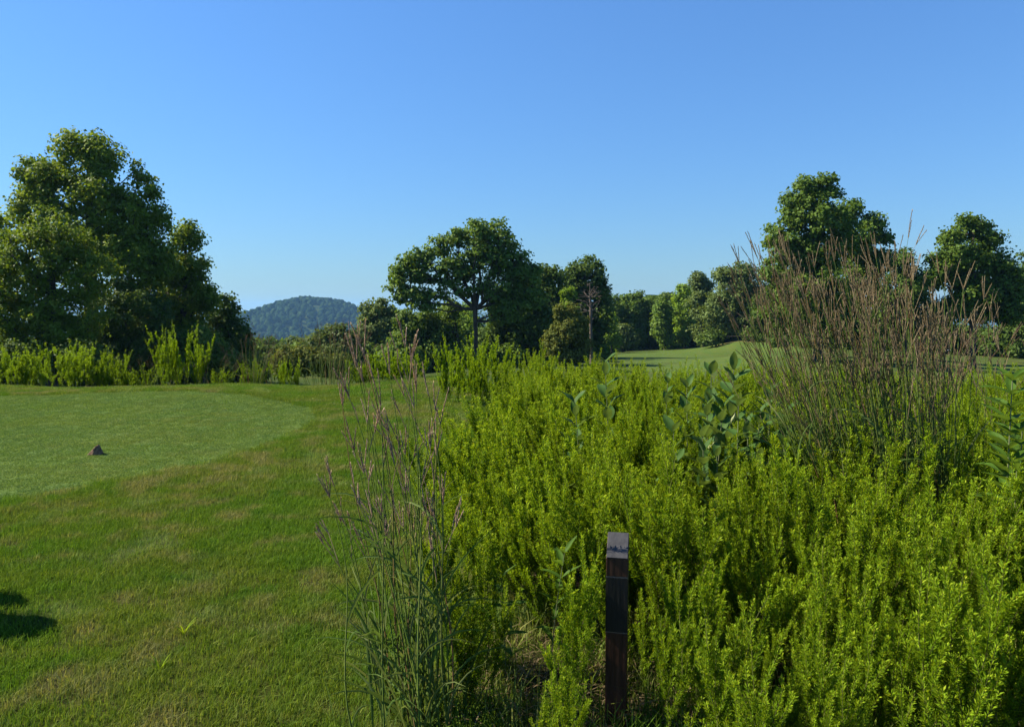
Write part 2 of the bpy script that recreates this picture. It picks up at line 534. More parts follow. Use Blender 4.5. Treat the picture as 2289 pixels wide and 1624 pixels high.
LEAF = {}
def tree(name, label, cat, base_u, d, lobes_uv, leafmat, n_att=120, per=90, leaf=0.16, clump=0.55, trunk_r=0.22, shell=0.62,
         bark=None, seed=0, crown_from=0.25, group=None, base_z=None, top_uv=None, depth_k=1.0, leaves_on=True, trunks=None, flat=0.75, twig=0.012, fan=0.25):
    rng = np.random.default_rng(1000 + seed)
    n_att = int(n_att * 2.3); per = per * 0.56; leaf *= 1.16; clump *= 0.66
    s = d * K / FPX
    bx = P(base_u, 800, d)
    bz = float(H(bx[0], bx[1])[0]) - 0.05 if base_z is None else base_z
    base = np.array((bx[0], bx[1], bz))
    lobes = []
    for l in lobes_uv:
        u, v, ru, rv = l[:4]
        dd = l[4] if len(l) > 4 else rng.uniform(-0.35, 0.35) * ru * s
        c = P(u, v, d + dd)
        lobes.append((c[0], c[1], c[2], ru * s * 0.94, (ru + rv) * 0.5 * s * depth_k, rv * s * 0.94))
    tl = max(lobes, key=lambda l: l[2] + l[5])
    top = np.array((tl[0], tl[1], tl[2] + 0.3 * tl[5])) if top_uv is None else P(*top_uv, d)
    att, outw = attractors(lobes, n_att, shell, rng)
    pos, par, w, ntr = grow(base, top, att, rng, crown_from, fan=fan)
    root = empty(name, tuple(base))
    tag(root, label, cat, group)
    ks = np.arange(1, len(pos))
    r = twig * np.maximum(w, 0.7) ** 0.52
    r = np.maximum(r, twig * 0.6)
    sc = trunk_r / max(r[0], 1e-6)
    r = r * (1 + (sc - 1) * np.clip(w / w.max(), 0, 1) ** 0.6)
    flare = np.ones(len(pos)); flare[0] = 1.35
    V, F = prisms(pos[par[ks]] - base, pos[ks] - base, (r * flare)[par[ks]] if False else np.minimum(r[par[ks]], np.maximum(r[ks] * 1.35, 0)) * flare[par[ks]], r[ks], 6)
    link('trunk', make_mesh(name + '_trunk', V, F, mats=(bark or M_BARK,), smooth=True), root)
    if leaves_on:
        m = np.maximum(4, rng.poisson(per, len(att)))
        idx = np.repeat(np.arange(len(att)), m)
        n = len(idx)
        off = np.clip(rng.normal(size=(n, 3)), -1.6, 1.6) * np.array((1, 1, flat)) * clump * (0.75 + 0.5 * rng.random(len(att)))[idx][:, None] * 0.62
        C = att[idx] + off
        N = unit(outw[idx] * 0.45 + unit(off) * 0.35 + np.array((0, 0, 0.55)) + rng.normal(size=(n, 3)) * 0.55)
        D = unit(np.cross(N, rng.normal(size=(n, 3))) + np.array((0, 0, -0.25)))
        L = leaf * rng.uniform(0.65, 1.25, n)
        Vl, Fl = leaves(C - base, D, N, L, L * rng.uniform(0.7, 0.95, n), 0.15)
        clt = rng.random(len(att))[idx]
        tint = np.clip(0.55 * rng.random(n) + 0.45 * clt, 0, 1)
        link('crown', make_mesh(name + '_crown', Vl, Fl, mats=(leafmat,), tint=np.repeat(tint, 4)), root)
    return root

L_TULIP = leaf_mat('tulip_leaves', (0.073, 0.122, 0.011), (0.128, 0.194, 0.017), (0.205, 0.266, 0.034), 0.38, 0.6, 0.10, 0.05)
L_OAK = leaf_mat('oak_leaves', (0.072, 0.122, 0.010), (0.120, 0.186, 0.016), (0.186, 0.246, 0.030), 0.36, 0.6, 0.10, 0.05)
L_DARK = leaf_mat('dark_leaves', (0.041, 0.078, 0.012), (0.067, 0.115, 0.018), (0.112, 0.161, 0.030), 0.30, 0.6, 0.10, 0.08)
L_MID = leaf_mat('mid_leaves', (0.055, 0.103, 0.013), (0.091, 0.156, 0.020), (0.146, 0.209, 0.036), 0.32, 0.6, 0.12, 0.10)
L_GREY = leaf_mat('grey_leaves', (0.067, 0.103, 0.025), (0.106, 0.152, 0.038), (0.164, 0.214, 0.068), 0.30, 0.6, 0.12, 0.08)
L_LIGHT = leaf_mat('light_leaves', (0.095, 0.173, 0.013), (0.146, 0.238, 0.022), (0.205, 0.295, 0.038), 0.36, 0.6, 0.10, 0.05)
L_CEDAR = leaf_mat('cedar_leaves', (0.066, 0.084, 0.017), (0.109, 0.130, 0.025), (0.168, 0.185, 0.047), 0.25, 0.7, 0.06, 0.05)

TG = 'trees along the edge of the tee'
tree('tulip_tree', 'tallest tree of the clump beyond the tee, pointed airy crown with sunlit left side', 'tree', 205, 42,
     [(205, 330, 42, 42), (155, 328, 38, 36), (228, 352, 48, 45), (82, 392, 42, 44), (108, 450, 45, 40), (55, 428, 28, 28), (130, 400, 55, 50), (215, 425, 70, 62), (312, 390, 24, 30), (338, 428, 20, 26),
      (300, 470, 68, 55), (352, 500, 28, 38), (225, 525, 110, 75), (305, 590, 85, 75), (60, 480, 40, 40), (330, 560, 60, 60)],
     L_TULIP, n_att=330, per=95, leaf=0.165, clump=0.60, trunk_r=0.33, seed=1, shell=0.55)
tree('oak_tree', 'rounded olive green tree standing in front of the tallest pointed tree', 'tree', 110, 35,
     [(128, 525, 70, 55), (60, 575, 70, 60), (175, 610, 75, 75), (55, 680, 85, 75), (150, 715, 80, 65), (40, 770, 80, 50), (110, 780, 70, 45), (-30, 640, 50, 70)],
     L_OAK, n_att=300, per=100, leaf=0.125, clump=0.50, trunk_r=0.25, seed=2, shell=0.6)
tree('oak_tree', 'dark tree cut off by the left edge of the photo behind the rounded olive tree', 'tree', -40, 46,
     [(-8, 500, 36, 44), (-40, 560, 70, 80), (-60, 680, 90, 90), (0, 740, 60, 60), (20, 640, 40, 60)], L_TULIP, n_att=110, per=90, leaf=0.18, clump=0.65, trunk_r=0.25, seed=3)
tree('maple_tree', 'dark leafy tree with a pointed top just right of the tallest pointed tree', 'tree', 400, 45,
     [(415, 528, 30, 36), (438, 540, 18, 26), (432, 590, 28, 36), (392, 605, 55, 55), (440, 650, 32, 42), (405, 690, 68, 68), (462, 670, 24, 45), (400, 760, 80, 50), (340, 680, 60, 70)],
     L_TULIP, n_att=190, per=95, leaf=0.17, clump=0.58, trunk_r=0.22, seed=4, shell=0.55)
tree('maple_tree', 'small dark tree at the right end of the big left clump, beside the distant hill', 'tree', 515, 48,
     [(512, 684, 20, 28), (495, 722, 36, 42), (525, 752, 32, 42), (480, 780, 55, 40), (535, 790, 30, 30)], L_DARK, n_att=110, per=85, leaf=0.17, clump=0.55, trunk_r=0.16, seed=5)
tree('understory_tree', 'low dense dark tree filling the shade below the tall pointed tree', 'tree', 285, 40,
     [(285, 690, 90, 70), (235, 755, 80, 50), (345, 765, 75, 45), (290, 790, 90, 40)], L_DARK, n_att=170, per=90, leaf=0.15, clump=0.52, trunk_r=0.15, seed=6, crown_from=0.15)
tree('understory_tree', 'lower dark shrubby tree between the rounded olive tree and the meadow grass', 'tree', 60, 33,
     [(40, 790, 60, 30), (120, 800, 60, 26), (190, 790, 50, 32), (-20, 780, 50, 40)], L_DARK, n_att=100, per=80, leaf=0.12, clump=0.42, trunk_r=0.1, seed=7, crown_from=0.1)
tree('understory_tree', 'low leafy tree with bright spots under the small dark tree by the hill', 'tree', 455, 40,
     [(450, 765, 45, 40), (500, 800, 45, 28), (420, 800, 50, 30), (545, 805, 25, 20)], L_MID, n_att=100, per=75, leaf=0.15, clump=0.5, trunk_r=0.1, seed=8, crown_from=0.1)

# centre
tree('far_tree', 'small rounded tree tops just below the distant hill, beside the dark left clump', 'tree', 600, 110,
     [(590, 766, 26, 14), (618, 772, 22, 15), (565, 770, 20, 15), (605, 800, 50, 28)], L_MID, n_att=60, per=70, leaf=0.34, clump=1.0, trunk_r=0.2, seed=9, crown_from=0.2)
tree('far_tree', 'low pale tree top in front of the right foot of the distant hill', 'tree', 660, 85,
     [(665, 766, 22, 14), (640, 785, 22, 18), (690, 770, 25, 16), (670, 800, 40, 30)], L_GREY, n_att=70, per=70, leaf=0.26, clump=0.8, trunk_r=0.2, seed=10, crown_from=0.2)
tree('shrub_tree', 'bushy light-topped tree below the right shoulder of the distant hill', 'tree', 745, 55,
     [(755, 745, 26, 20), (720, 755, 26, 20), (785, 762, 30, 22), (700, 780, 35, 28), (750, 790, 50, 35)], L_GREY, n_att=110, per=85, leaf=0.2, clump=0.6, trunk_r=0.14, seed=11, crown_from=0.15)
tree('shrub_tree', 'dark low shrub behind the brown grass plume at the back of the tee', 'tree', 665, 36,
     [(660, 795, 36, 22), (640, 815, 32, 22), (700, 808, 42, 28), (745, 815, 40, 26)], L_CEDAR, n_att=100, per=80, leaf=0.12, clump=0.42, trunk_r=0.1, seed=12, crown_from=0.1)
tree('upright_tree', 'upright grey green tree left of the big spreading tree', 'tree', 850, 70,
     [(822, 698, 16, 24), (848, 690, 22, 25), (878, 706, 24, 26), (850, 735, 44, 40), (840, 780, 42, 32), (820, 745, 22, 40), (880, 760, 30, 40)], L_GREY, n_att=130, per=75, leaf=0.25, clump=0.75, trunk_r=0.2, seed=13)
tree('spreading_tree', 'wide spreading tree with bare forked limbs showing, in the middle of the skyline', 'tree', 1065, 60,
     [(888, 612, 28, 28), (915, 585, 30, 25), (950, 572, 30, 24), (985, 552, 30, 26), (1020, 530, 30, 25), (1068, 512, 34, 24), (1110, 520, 32, 30), (1132, 545, 24, 28), (1070, 560, 50, 34),
      (1005, 590, 50, 24), (945, 615, 48, 20), (890, 642, 28, 12), (1110, 585, 44, 40), (1150, 590, 36, 40), (1180, 612, 28, 34), (930, 650, 40, 12), (1150, 650, 44, 45), (1045, 610, 45, 28), (1000, 632, 34, 16), (965, 660, 42, 14), (1095, 645, 34, 36), (1045, 655, 22, 18), (905, 662, 38, 12), (945, 682, 34, 12), (1130, 690, 44, 34), (1180, 660, 36, 40)],
     L_MID, n_att=330, per=60, leaf=0.23, clump=0.70, trunk_r=0.20, seed=14, shell=0.40, top_uv=(1060, 690), crown_from=0.72, fan=0.72, flat=0.55, depth_k=1.2, twig=0.016)
tree('dark_tree', 'dark low tree with its trunk beside the forked trunk of the spreading tree', 'tree', 1033, 63,
     [(930, 715, 42, 30), (985, 735, 40, 34), (920, 762, 48, 34), (985, 780, 50, 28), (1010, 690, 26, 18)], L_MID, n_att=120, per=75, leaf=0.23, clump=0.7, trunk_r=0.2, seed=15, crown_from=0.3)
tree('dark_tree', 'dense dark tree under the right half of the spreading tree', 'tree', 1140, 66,
     [(1130, 690, 45, 50), (1175, 660, 34, 50), (1160, 740, 55, 50), (1095, 760, 38, 40), (1200, 720, 40, 60)], L_DARK, n_att=170, per=80, leaf=0.24, clump=0.75, trunk_r=0.2, seed=16)
tree('dark_tree', 'dark twin-topped tree between the spreading tree and the bare dead tree', 'tree', 1222, 72,
     [(1210, 615, 22, 26), (1236, 622, 24, 28), (1215, 670, 38, 45), (1235, 720, 45, 55), (1200, 760, 45, 40)], L_DARK, n_att=130, per=80, leaf=0.26, clump=0.8, trunk_r=0.2, seed=17)
tree('tall_tree', 'tall round-headed tree behind the bare dead tree', 'tree', 1322, 76,
     [(1305, 597, 34, 26), (1335, 615, 22, 26), (1275, 618, 24, 26), (1300, 645, 46, 34), (1345, 650, 16, 26), (1285, 700, 40, 50), (1340, 695, 28, 50), (1262, 665, 18, 34), (1330, 750, 30, 36)], L_DARK, n_att=140, per=80, leaf=0.26, clump=0.8, trunk_r=0.22, seed=18)
tree('slender_tree', 'slender bright green tree wrapped in vines between the dark twin-topped and tall trees', 'tree', 1268, 68,
     [(1262, 655, 8, 10), (1278, 650, 9, 8), (1264, 682, 9, 20), (1268, 710, 10, 20)], L_LIGHT, n_att=40, per=50, leaf=0.2, clump=0.45, trunk_r=0.1, seed=19)
tree('dead_tree', 'bare dead grey tree with fine branches against dark green foliage', 'tree', 1322, 62,
     [(1315, 650, 26, 26), (1300, 680, 22, 22), (1335, 670, 18, 30), (1318, 700, 26, 22)], L_DARK, n_att=60, trunk_r=0.14, seed=20, bark=M_DEADWOOD, leaves_on=False, top_uv=(1316, 632), crown_from=0.45, twig=0.011, fan=0.5)
tree('cedar_tree', 'olive green cedar with several blunt spires in front of the dead tree', 'tree', 1270, 52,
     [(1250, 698, 9, 22), (1276, 702, 10, 26), (1304, 718, 9, 18), (1268, 740, 34, 30), (1245, 765, 30, 30), (1298, 765, 24, 30), (1270, 790, 45, 25)], L_CEDAR, n_att=150, per=85, leaf=0.15, clump=0.42, trunk_r=0.16, seed=21, crown_from=0.1)

tree('background_tree', 'sunlit yellow green tree glimpsed behind the forked trunk of the spreading tree', 'tree', 1042, 84, [(1040, 728, 40, 34), (1010, 750, 40, 34), (1075, 755, 40, 34), (1045, 690, 22, 16)], L_LIGHT, n_att=70, per=75, leaf=0.27, clump=0.8, trunk_r=0.18, seed=22, crown_from=0.2)
tree('background_tree', 'dark tree filling the gap behind the left foot of the spreading tree', 'tree', 985, 74, [(990, 715, 46, 34), (960, 745, 50, 40), (1020, 770, 50, 34)], L_MID, n_att=80, per=75, leaf=0.25, clump=0.8, trunk_r=0.18, seed=23, crown_from=0.2)
ROW = [(1352, 656, 118, L_MID, 'dark tree'), (1385, 652, 122, L_MID, ''), (1418, 648, 118, L_MID, ''), (1452, 654, 121, L_MID, ''), (1488, 653, 118, L_DARK, ''), (1512, 664, 124, L_DARK, '')]
ROW_LABELS = ['narrow tree at the left end of the even tree row beyond the fairway', 'second tree from the left in the even row beyond the fairway',
              'highest tree top of the even row beyond the pale fairway', 'fourth tree from the left in the even row beyond the fairway',
              'dark tree next to last on the right of the even row beyond the fairway', 'dark right end tree of the even row, beside the bright green tree']
for i, ((u, v, d, lm, _), lab) in enumerate(zip(ROW, ROW_LABELS)):
    tree('woodland_tree', lab, 'tree', u, d, [(u, v + 18, 17, 17), (u - 9, v + 42, 21, 28), (u + 10, v + 48, 21, 28), (u, v + 82, 26, 34), (u + 3, v + 106, 24, 22)], lm,
         n_att=80, per=80, leaf=0.34, clump=1.0, trunk_r=0.22, seed=30 + i, group='even row of trees beyond the fairway', crown_from=0.2)
tree('woodland_tree', 'lower rounded pale tree standing in front of the even row beyond the fairway', 'tree', 1392, 108, [(1390, 738, 18, 15), (1380, 758, 18, 16), (1402, 760, 20, 16)], L_GREY, n_att=60, per=75, leaf=0.32, clump=0.9, trunk_r=0.2, seed=40)
tree('woodland_tree', 'small bright tree in front of the left end of the even row', 'tree', 1366, 100, [(1366, 712, 10, 16), (1362, 740, 13, 24), (1372, 760, 12, 16)], L_LIGHT, n_att=40, per=65, leaf=0.28, clump=0.75, trunk_r=0.15, seed=41)
tree('woodland_tree', 'dark leaning tree with low foliage at the right front of the even row', 'tree', 1486, 110, [(1482, 690, 18, 24), (1476, 725, 20, 28), (1490, 755, 20, 22)], L_MID, n_att=60, per=75, leaf=0.32, clump=0.9, trunk_r=0.2, seed=42)
tree('woodland_tree', 'bright yellow green tree with a rounded tip right of the even row', 'tree', 1530, 112, [(1530, 648, 15, 14), (1522, 682, 18, 28), (1530, 725, 22, 34), (1522, 755, 18, 18)], L_LIGHT, n_att=75, per=75, leaf=0.32, clump=0.9, trunk_r=0.2, seed=43)
tree('woodland_tree', 'grey green tree between the bright yellow green tree and the broad one', 'tree', 1572, 106, [(1556, 625, 14, 16), (1572, 635, 20, 20), (1570, 680, 28, 36), (1578, 735, 32, 32)], L_GREY, n_att=100, per=80, leaf=0.32, clump=0.9, trunk_r=0.24, seed=44)
tree('woodland_tree', 'broad round grey green tree behind the left plumes of the tall grass clump', 'tree', 1650, 100,
     [(1620, 612, 28, 22), (1655, 610, 32, 24), (1640, 655, 50, 42), (1690, 650, 30, 40), (1650, 715, 60, 38), (1600, 700, 30, 45)], L_GREY, n_att=170, per=85, leaf=0.30, clump=0.9, trunk_r=0.3, seed=45)
tree('woodland_tree', 'dark low tree behind the rise of the fairway, below the broad round tree', 'tree', 1720, 96, [(1720, 690, 35, 40), (1700, 740, 40, 26), (1590, 755, 30, 16)], L_DARK, n_att=80, per=80, leaf=0.3, clump=0.9, trunk_r=0.2, seed=46)

# right
tree('broad_tree', 'biggest tree beyond the tall brown grass clump, domed dense crown', 'tree', 1830, 58,
     [(1808, 420, 34, 32), (1846, 424, 32, 34), (1775, 465, 40, 42), (1830, 485, 58, 52), (1752, 530, 42, 42), (1820, 565, 78, 55), (1890, 520, 26, 44), (1738, 605, 36, 42), (1800, 640, 85, 58), (1765, 700, 60, 45), (1850, 700, 60, 45)],
     L_MID, n_att=330, per=85, leaf=0.22, clump=0.66, trunk_r=0.35, seed=50, shell=0.6)
tree('broad_tree', 'tree with two stepped tops against the right side of the biggest domed tree', 'tree', 1920, 63,
     [(1896, 468, 26, 30), (1952, 502, 28, 26), (1915, 535, 44, 40), (1975, 532, 18, 20), (1945, 585, 48, 38), (1900, 640, 60, 55), (1880, 720, 60, 40)], L_MID, n_att=200, per=75, leaf=0.23, clump=0.68, trunk_r=0.25, seed=51)
tree('broad_tree', 'lower round tree between the stepped tree and the single lawn tree', 'tree', 2025, 70,
     [(2012, 585, 34, 28), (2048, 625, 30, 30), (2015, 650, 60, 42), (1985, 710, 60, 45), (2060, 705, 38, 42)], L_DARK, n_att=170, per=75, leaf=0.24, clump=0.75, trunk_r=0.22, seed=52)
tree('lawn_tree', 'single tree with a straight dark trunk standing on the mown grass at right', 'tree', 2174, 56,
     [(2165, 505, 34, 28), (2122, 525, 28, 24), (2208, 530, 32, 30), (2150, 565, 54, 34), (2222, 585, 36, 36), (2100, 582, 26, 28), (2250, 605, 28, 36), (2150, 622, 56, 28), (2230, 645, 54, 40), (2112, 600, 24, 18), (2145, 680, 50, 26), (2215, 695, 58, 30), (2082, 622, 24, 30), (2108, 700, 38, 26), (2256, 690, 38, 34), (2180, 660, 50, 28)],
     L_MID, n_att=290, per=75, leaf=0.21, clump=0.62, trunk_r=0.24, seed=53, shell=0.55, crown_from=0.34, top_uv=(2168, 520))
tree('broad_tree', 'dark tree cut by the right edge of the photo behind the lawn tree', 'tree', 2310, 72,
     [(2282, 630, 26, 40), (2315, 610, 40, 50), (2300, 690, 60, 50), (2290, 745, 60, 35)], L_DARK, n_att=130, per=75, leaf=0.25, clump=0.8, trunk_r=0.25, seed=54)
UB = [(2105, 752, 86, 34, 44, 'dark bush behind the mown rise, left of the lawn tree trunk'), (2165, 758, 88, 38, 42, 'dark bush directly behind the trunk of the lawn tree'),
      (2235, 760, 84, 42, 42, 'dark bush behind the mown slope right of the lawn tree trunk'), (2300, 770, 80, 40, 24, 'dark bush at the right edge below the cut off tree'),
      (2045, 752, 88, 50, 34, 'dark bush behind the tan grass tuft'), (1950, 755, 84, 55, 34, 'dark bush below the stepped tree, behind the brown grass'),
      (1850, 755, 80, 60, 34, 'dark bush below the biggest domed tree, behind the brown grass'), (1765, 752, 86, 45, 26, 'dark bush at the right end of the pale fairway rise')]
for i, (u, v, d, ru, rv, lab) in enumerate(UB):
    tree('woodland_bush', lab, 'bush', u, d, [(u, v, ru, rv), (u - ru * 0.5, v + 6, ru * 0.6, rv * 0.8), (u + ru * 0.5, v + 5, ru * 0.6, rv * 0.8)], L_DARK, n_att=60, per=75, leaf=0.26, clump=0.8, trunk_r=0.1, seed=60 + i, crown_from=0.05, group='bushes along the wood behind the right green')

LB = [(-30, 39, 60, 40, 'dark low bush at the left edge in the shade of the trees behind the tee'), (55, 41, 60, 40, 'dark low bush in the shade under the rounded olive tree'),
      (150, 40, 60, 42, 'dark low bush between the rounded olive tree and the tall pointed tree'), (235, 43, 60, 42, 'dark low bush under the tallest pointed tree'),
      (320, 42, 60, 42, 'dark low bush right of the foot of the tallest pointed tree'), (400, 43, 60, 42, 'dark low bush behind the tall wand bush'),
      (475, 44, 55, 36, 'dark low bush under the right part of the left tree clump'), (550, 46, 45, 30, 'dark low bush at the right end of the left tree clump'),
      (600, 62, 48, 34, 'dark bush in the dip left of the hill foot'), (680, 60, 55, 36, 'dark bush in the dip below the hill'), (760, 62, 55, 38, 'dark bush in the dip under the bushy light-topped tree'),
      (835, 64, 55, 40, 'dark bush under the upright grey green tree'), (905, 62, 55, 42, 'dark bush under the left tip of the spreading tree'), (975, 64, 55, 42, 'dark bush left of the forked trunk'),
      (1020, 70, 45, 36, 'dark bush behind the forked trunk'), (1110, 64, 55, 42, 'dark bush right of the forked trunk'), (1180, 66, 55, 44, 'dark bush under the right end of the spreading tree'),
      (1250, 66, 50, 40, 'dark bush under the dark twin-topped tree'), (1320, 72, 45, 36, 'dark bush at the foot of the dead tree')]
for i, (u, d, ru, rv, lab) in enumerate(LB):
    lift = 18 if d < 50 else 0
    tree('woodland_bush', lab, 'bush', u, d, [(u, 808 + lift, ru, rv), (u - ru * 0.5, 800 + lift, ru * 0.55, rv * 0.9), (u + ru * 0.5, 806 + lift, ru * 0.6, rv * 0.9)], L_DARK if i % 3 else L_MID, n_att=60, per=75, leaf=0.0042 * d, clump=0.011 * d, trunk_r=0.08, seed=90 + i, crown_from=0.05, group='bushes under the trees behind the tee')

# far woods on the hill: one mass
def crown_blob(rng, sub=2):
    bm = bmesh.new()
    bmesh.ops.create_icosphere(bm, subdivisions=sub, radius=1.0)
    V = np.array([v.co[:] for v in bm.verts]); F = np.array([[v.index for v in f.verts] for f in bm.faces])
    bm.free()
    ph = rng.random(6) * 6.28
    k = 1 + 0.16 * np.sin(V[:, 0] * 4 + ph[0]) * np.sin(V[:, 1] * 4 + ph[1]) + 0.12 * np.sin(V[:, 2] * 6 + ph[2]) + rng.normal(size=len(V)) * 0.09
    return V * k[:, None] * np.array((1, 1, 1.15)), F

def far_wood(name, pts, rmin, rmax, m, label, seed):
    rng = np.random.default_rng(seed)
    prot = [crown_blob(rng) for _ in range(6)]
    Vs, Fs, Ts, o = [], [], [], 0
    for p in pts:
        V, F = prot[rng.integers(6)]
        r = rng.uniform(rmin, rmax); a = rng.random() * 6.28
        c, s_ = math.cos(a), math.sin(a)
        W = np.stack([V[:, 0] * c - V[:, 1] * s_, V[:, 0] * s_ + V[:, 1] * c, V[:, 2]], axis=-1) * r + p + np.array((0, 0, r * 0.7))
        Vs.append(W); Fs.append(F + o); Ts.append(np.full(len(V), rng.random())); o += len(V)
    ob = link(name, make_mesh(name, np.concatenate(Vs), F3=np.concatenate(Fs), mats=(m,), tint=np.concatenate(Ts), smooth=True))
    tag(ob, label, 'woods', kind='stuff')
    return ob

L_HILL = leaf_mat('hill_leaves', (0.014, 0.030, 0.012), (0.020, 0.040, 0.014), (0.030, 0.052, 0.018), 0.1, 0.9, 0.0, 0.0)
hx = HILL_C[0] + RNG.uniform(-420, 420, 6000); hy = HILL_C[1] + RNG.uniform(-420, 60, 6000)
hz = H(hx, hy)
keep = np.hypot((hx - HILL_C[0]) / 1.0, (hy - HILL_C[1]) / 1.3) < 400
far_wood('hill_woods', np.stack([hx, hy, hz], -1)[keep][:2700], 4.4, 7.0, L_HILL, 'wooded rounded hill seen far off through blue haze', 5)
fx = RNG.uniform(-420, 60, 1500); fy = RNG.uniform(190, 900, 1500)
keep = (fx / fy > -0.42) & (fx / fy < 0.0)
far_wood('valley_woods', np.stack([fx, fy, H(fx, fy)], -1)[keep][:700], 4.0, 6.0, L_HILL, 'dark woods in the valley between the trees and the hill', 6)

wu = RNG.uniform(1320, 1800, 420); wd = RNG.uniform(128, 165, 420)
wp = np.array([P(u, 760, d) for u, d in zip(wu, wd)])
wp[:, 2] = H(wp[:, 0], wp[:, 1]) + RNG.uniform(-0.5, 5.6, 420)
L_BACKWOOD = leaf_mat('back_wood_leaves', (0.012, 0.024, 0.007), (0.018, 0.034, 0.009), (0.028, 0.048, 0.013), 0.1, 0.9, 0.0, 0.0)
far_wood('back_woods', wp, 1.6, 2.8, L_BACKWOOD, 'dark wood closing the gaps behind the even tree row', 7)

# ------------------------------------------------------------------ scattering of uncountable growth
def scatter(name, pts, rot, scl, variants, label, cat):
    me = bpy.data.meshes.new(name)
    me.vertices.add(len(pts))
    me.vertices.foreach_set('co', np.asarray(pts, np.float32).ravel())
    a = me.attributes.new('rot', 'FLOAT_VECTOR', 'POINT'); a.data.foreach_set('vector', np.asarray(rot, np.float32).ravel())
    a = me.attributes.new('scl', 'FLOAT', 'POINT'); a.data.foreach_set('value', np.asarray(scl, np.float32))
    a = me.attributes.new('pick', 'INT', 'POINT'); a.data.foreach_set('value', RNG.integers(0, len(variants), len(pts)).astype(np.int32))
    ob = link(name, me)
    tag(ob, label, cat, kind='stuff')
    kinds = bpy.data.collections.new(name + '_kinds')
    for v in variants:
        kinds.objects.link(bpy.data.objects.new(v.name, v))
    ng = bpy.data.node_groups.new(name, 'GeometryNodeTree')
    ng.interface.new_socket('Geometry', in_out='INPUT', socket_type='NodeSocketGeometry')
    ng.interface.new_socket('Geometry', in_out='OUTPUT', socket_type='NodeSocketGeometry')
    gi = ng.nodes.new('NodeGroupInput'); go = ng.nodes.new('NodeGroupOutput')
    ci = ng.nodes.new('GeometryNodeCollectionInfo')
    ci.inputs['Collection'].default_value = kinds
    ci.inputs['Separate Children'].default_value = True
    ci.inputs['Reset Children'].default_value = True
    ip = ng.nodes.new('GeometryNodeInstanceOnPoints')
    ip.inputs['Pick Instance'].default_value = True
    def attr(nm, typ):
        n = ng.nodes.new('GeometryNodeInputNamedAttribute'); n.data_type = typ
        n.inputs['Name'].default_value = nm
        return n.outputs['Attribute']
    ng.links.new(gi.outputs[0], ip.inputs['Points'])
    ng.links.new(ci.outputs[0], ip.inputs['Instance'])
    ng.links.new(attr('pick', 'INT'), ip.inputs['Instance Index'])
    ng.links.new(attr('rot', 'FLOAT_VECTOR'), ip.inputs['Rotation'])
    ng.links.new(attr('scl', 'FLOAT'), ip.inputs['Scale'])
    ng.links.new(ip.outputs[0], go.inputs[0])
    md = ob.modifiers.new('scatter', 'NODES'); md.node_group = ng
    return ob

def turf_tile(name, size, n, hmin, hmax, w, m, seed, lean=0.6, flat=0.5):
    rng = np.random.default_rng(seed)
    xy = rng.uniform(-0.5, 0.5, (n, 2)) * size * 1.15
    h = rng.uniform(hmin, hmax, n)
    wa = rng.random(n) * 6.283
    la = rng.normal(0.6, 1.3, n)
    ln = np.abs(rng.normal(0, lean, n)) * h
    B = np.column_stack([xy, np.full(n, -0.004)])
    S = np.column_stack([np.cos(wa), np.sin(wa), np.zeros(n)])
    Dv = np.column_stack([np.cos(la), np.sin(la), np.zeros(n)])
    M1 = B + np.array((0, 0, 1)) * (h * 0.6)[:, None] + Dv * (ln * 0.35)[:, None]
    T = B + np.array((0, 0, 1)) * (h * rng.uniform(0.75, 1.0, n))[:, None] + Dv * ln[:, None]
    ww = (w * rng.uniform(0.6, 1.2, n))[:, None]
    V = np.stack([B - S * ww * .5, B + S * ww * .5, M1 + S * ww * .4, M1 - S * ww * .4, T], axis=1).reshape(-1, 3)
    o = np.arange(n)[:, None] * 5
    F4 = o + np.array([[0, 1, 2, 3]]); F3 = o + np.array([[3, 2, 4]])
    return make_mesh(name, V, F4, F3, mats=(m,), tint=np.repeat(rng.random(n), 5))

rough_tiles = [turf_tile('turf', 0.30, 760, 0.022, 0.052, 0.0028, M_ROUGH_BLADE, 200 + i, 0.6) for i in range(6)]
tee_tiles = [turf_tile('mown_turf', 0.40, 1300, 0.010, 0.022, 0.0045, M_TEE_BLADE, 220 + i, 0.8) for i in range(4)]

def grid_pts(x0, x1, y0, y1, step, jit=0.4):
    gx, gy = np.meshgrid(np.arange(x0, x1, step), np.arange(y0, y1, step))
    p = np.stack([gx.ravel(), gy.ravel()], -1)
    return p + RNG.uniform(-jit, jit, p.shape) * step

def view_ok(p, m=1.5):
    return (np.abs(p[:, 0]) < 0.72 * p[:, 1] + m)

g = np.concatenate([grid_pts(-6, 1, 2.0, 6.5, 0.20), grid_pts(-13.5, 2, 6.5, 18.0, 0.26)])
g = g[view_ok(g) & ~in_poly(g[:, 0], g[:, 1], TEE) & (g[:, 0] < field_left(g[:, 1]) + 0.35) & ((g[:, 1] < 16.0) | (g[:, 0] > -2.6))]
rim = []
for i in range(len(TEE_EDGE) - 1):
    a_, b_ = TEE[i], TEE[i + 1]
    L_ = np.linalg.norm(b_ - a_); t_ = np.arange(0, 1, 0.09 / L_)
    e_ = (b_ - a_) / L_; out_ = np.array((e_[1], -e_[0]))
    q_ = a_ + (b_ - a_) * t_[:, None] + out_ * RNG.uniform(0.02, 0.16, len(t_))[:, None]
    rim.append(q_)
rim = np.concatenate(rim); rim = rim[~in_poly(rim[:, 0], rim[:, 1], TEE)]
n_in = len(g); g = np.concatenate([g, rim])
n = len(g)
sc_ = RNG.uniform(0.85, 1.25, n) * np.where(g[:, 1] > 6.5, 1.35, 1.0)
sc_[n_in:] = RNG.uniform(1.0, 1.6, n - n_in)
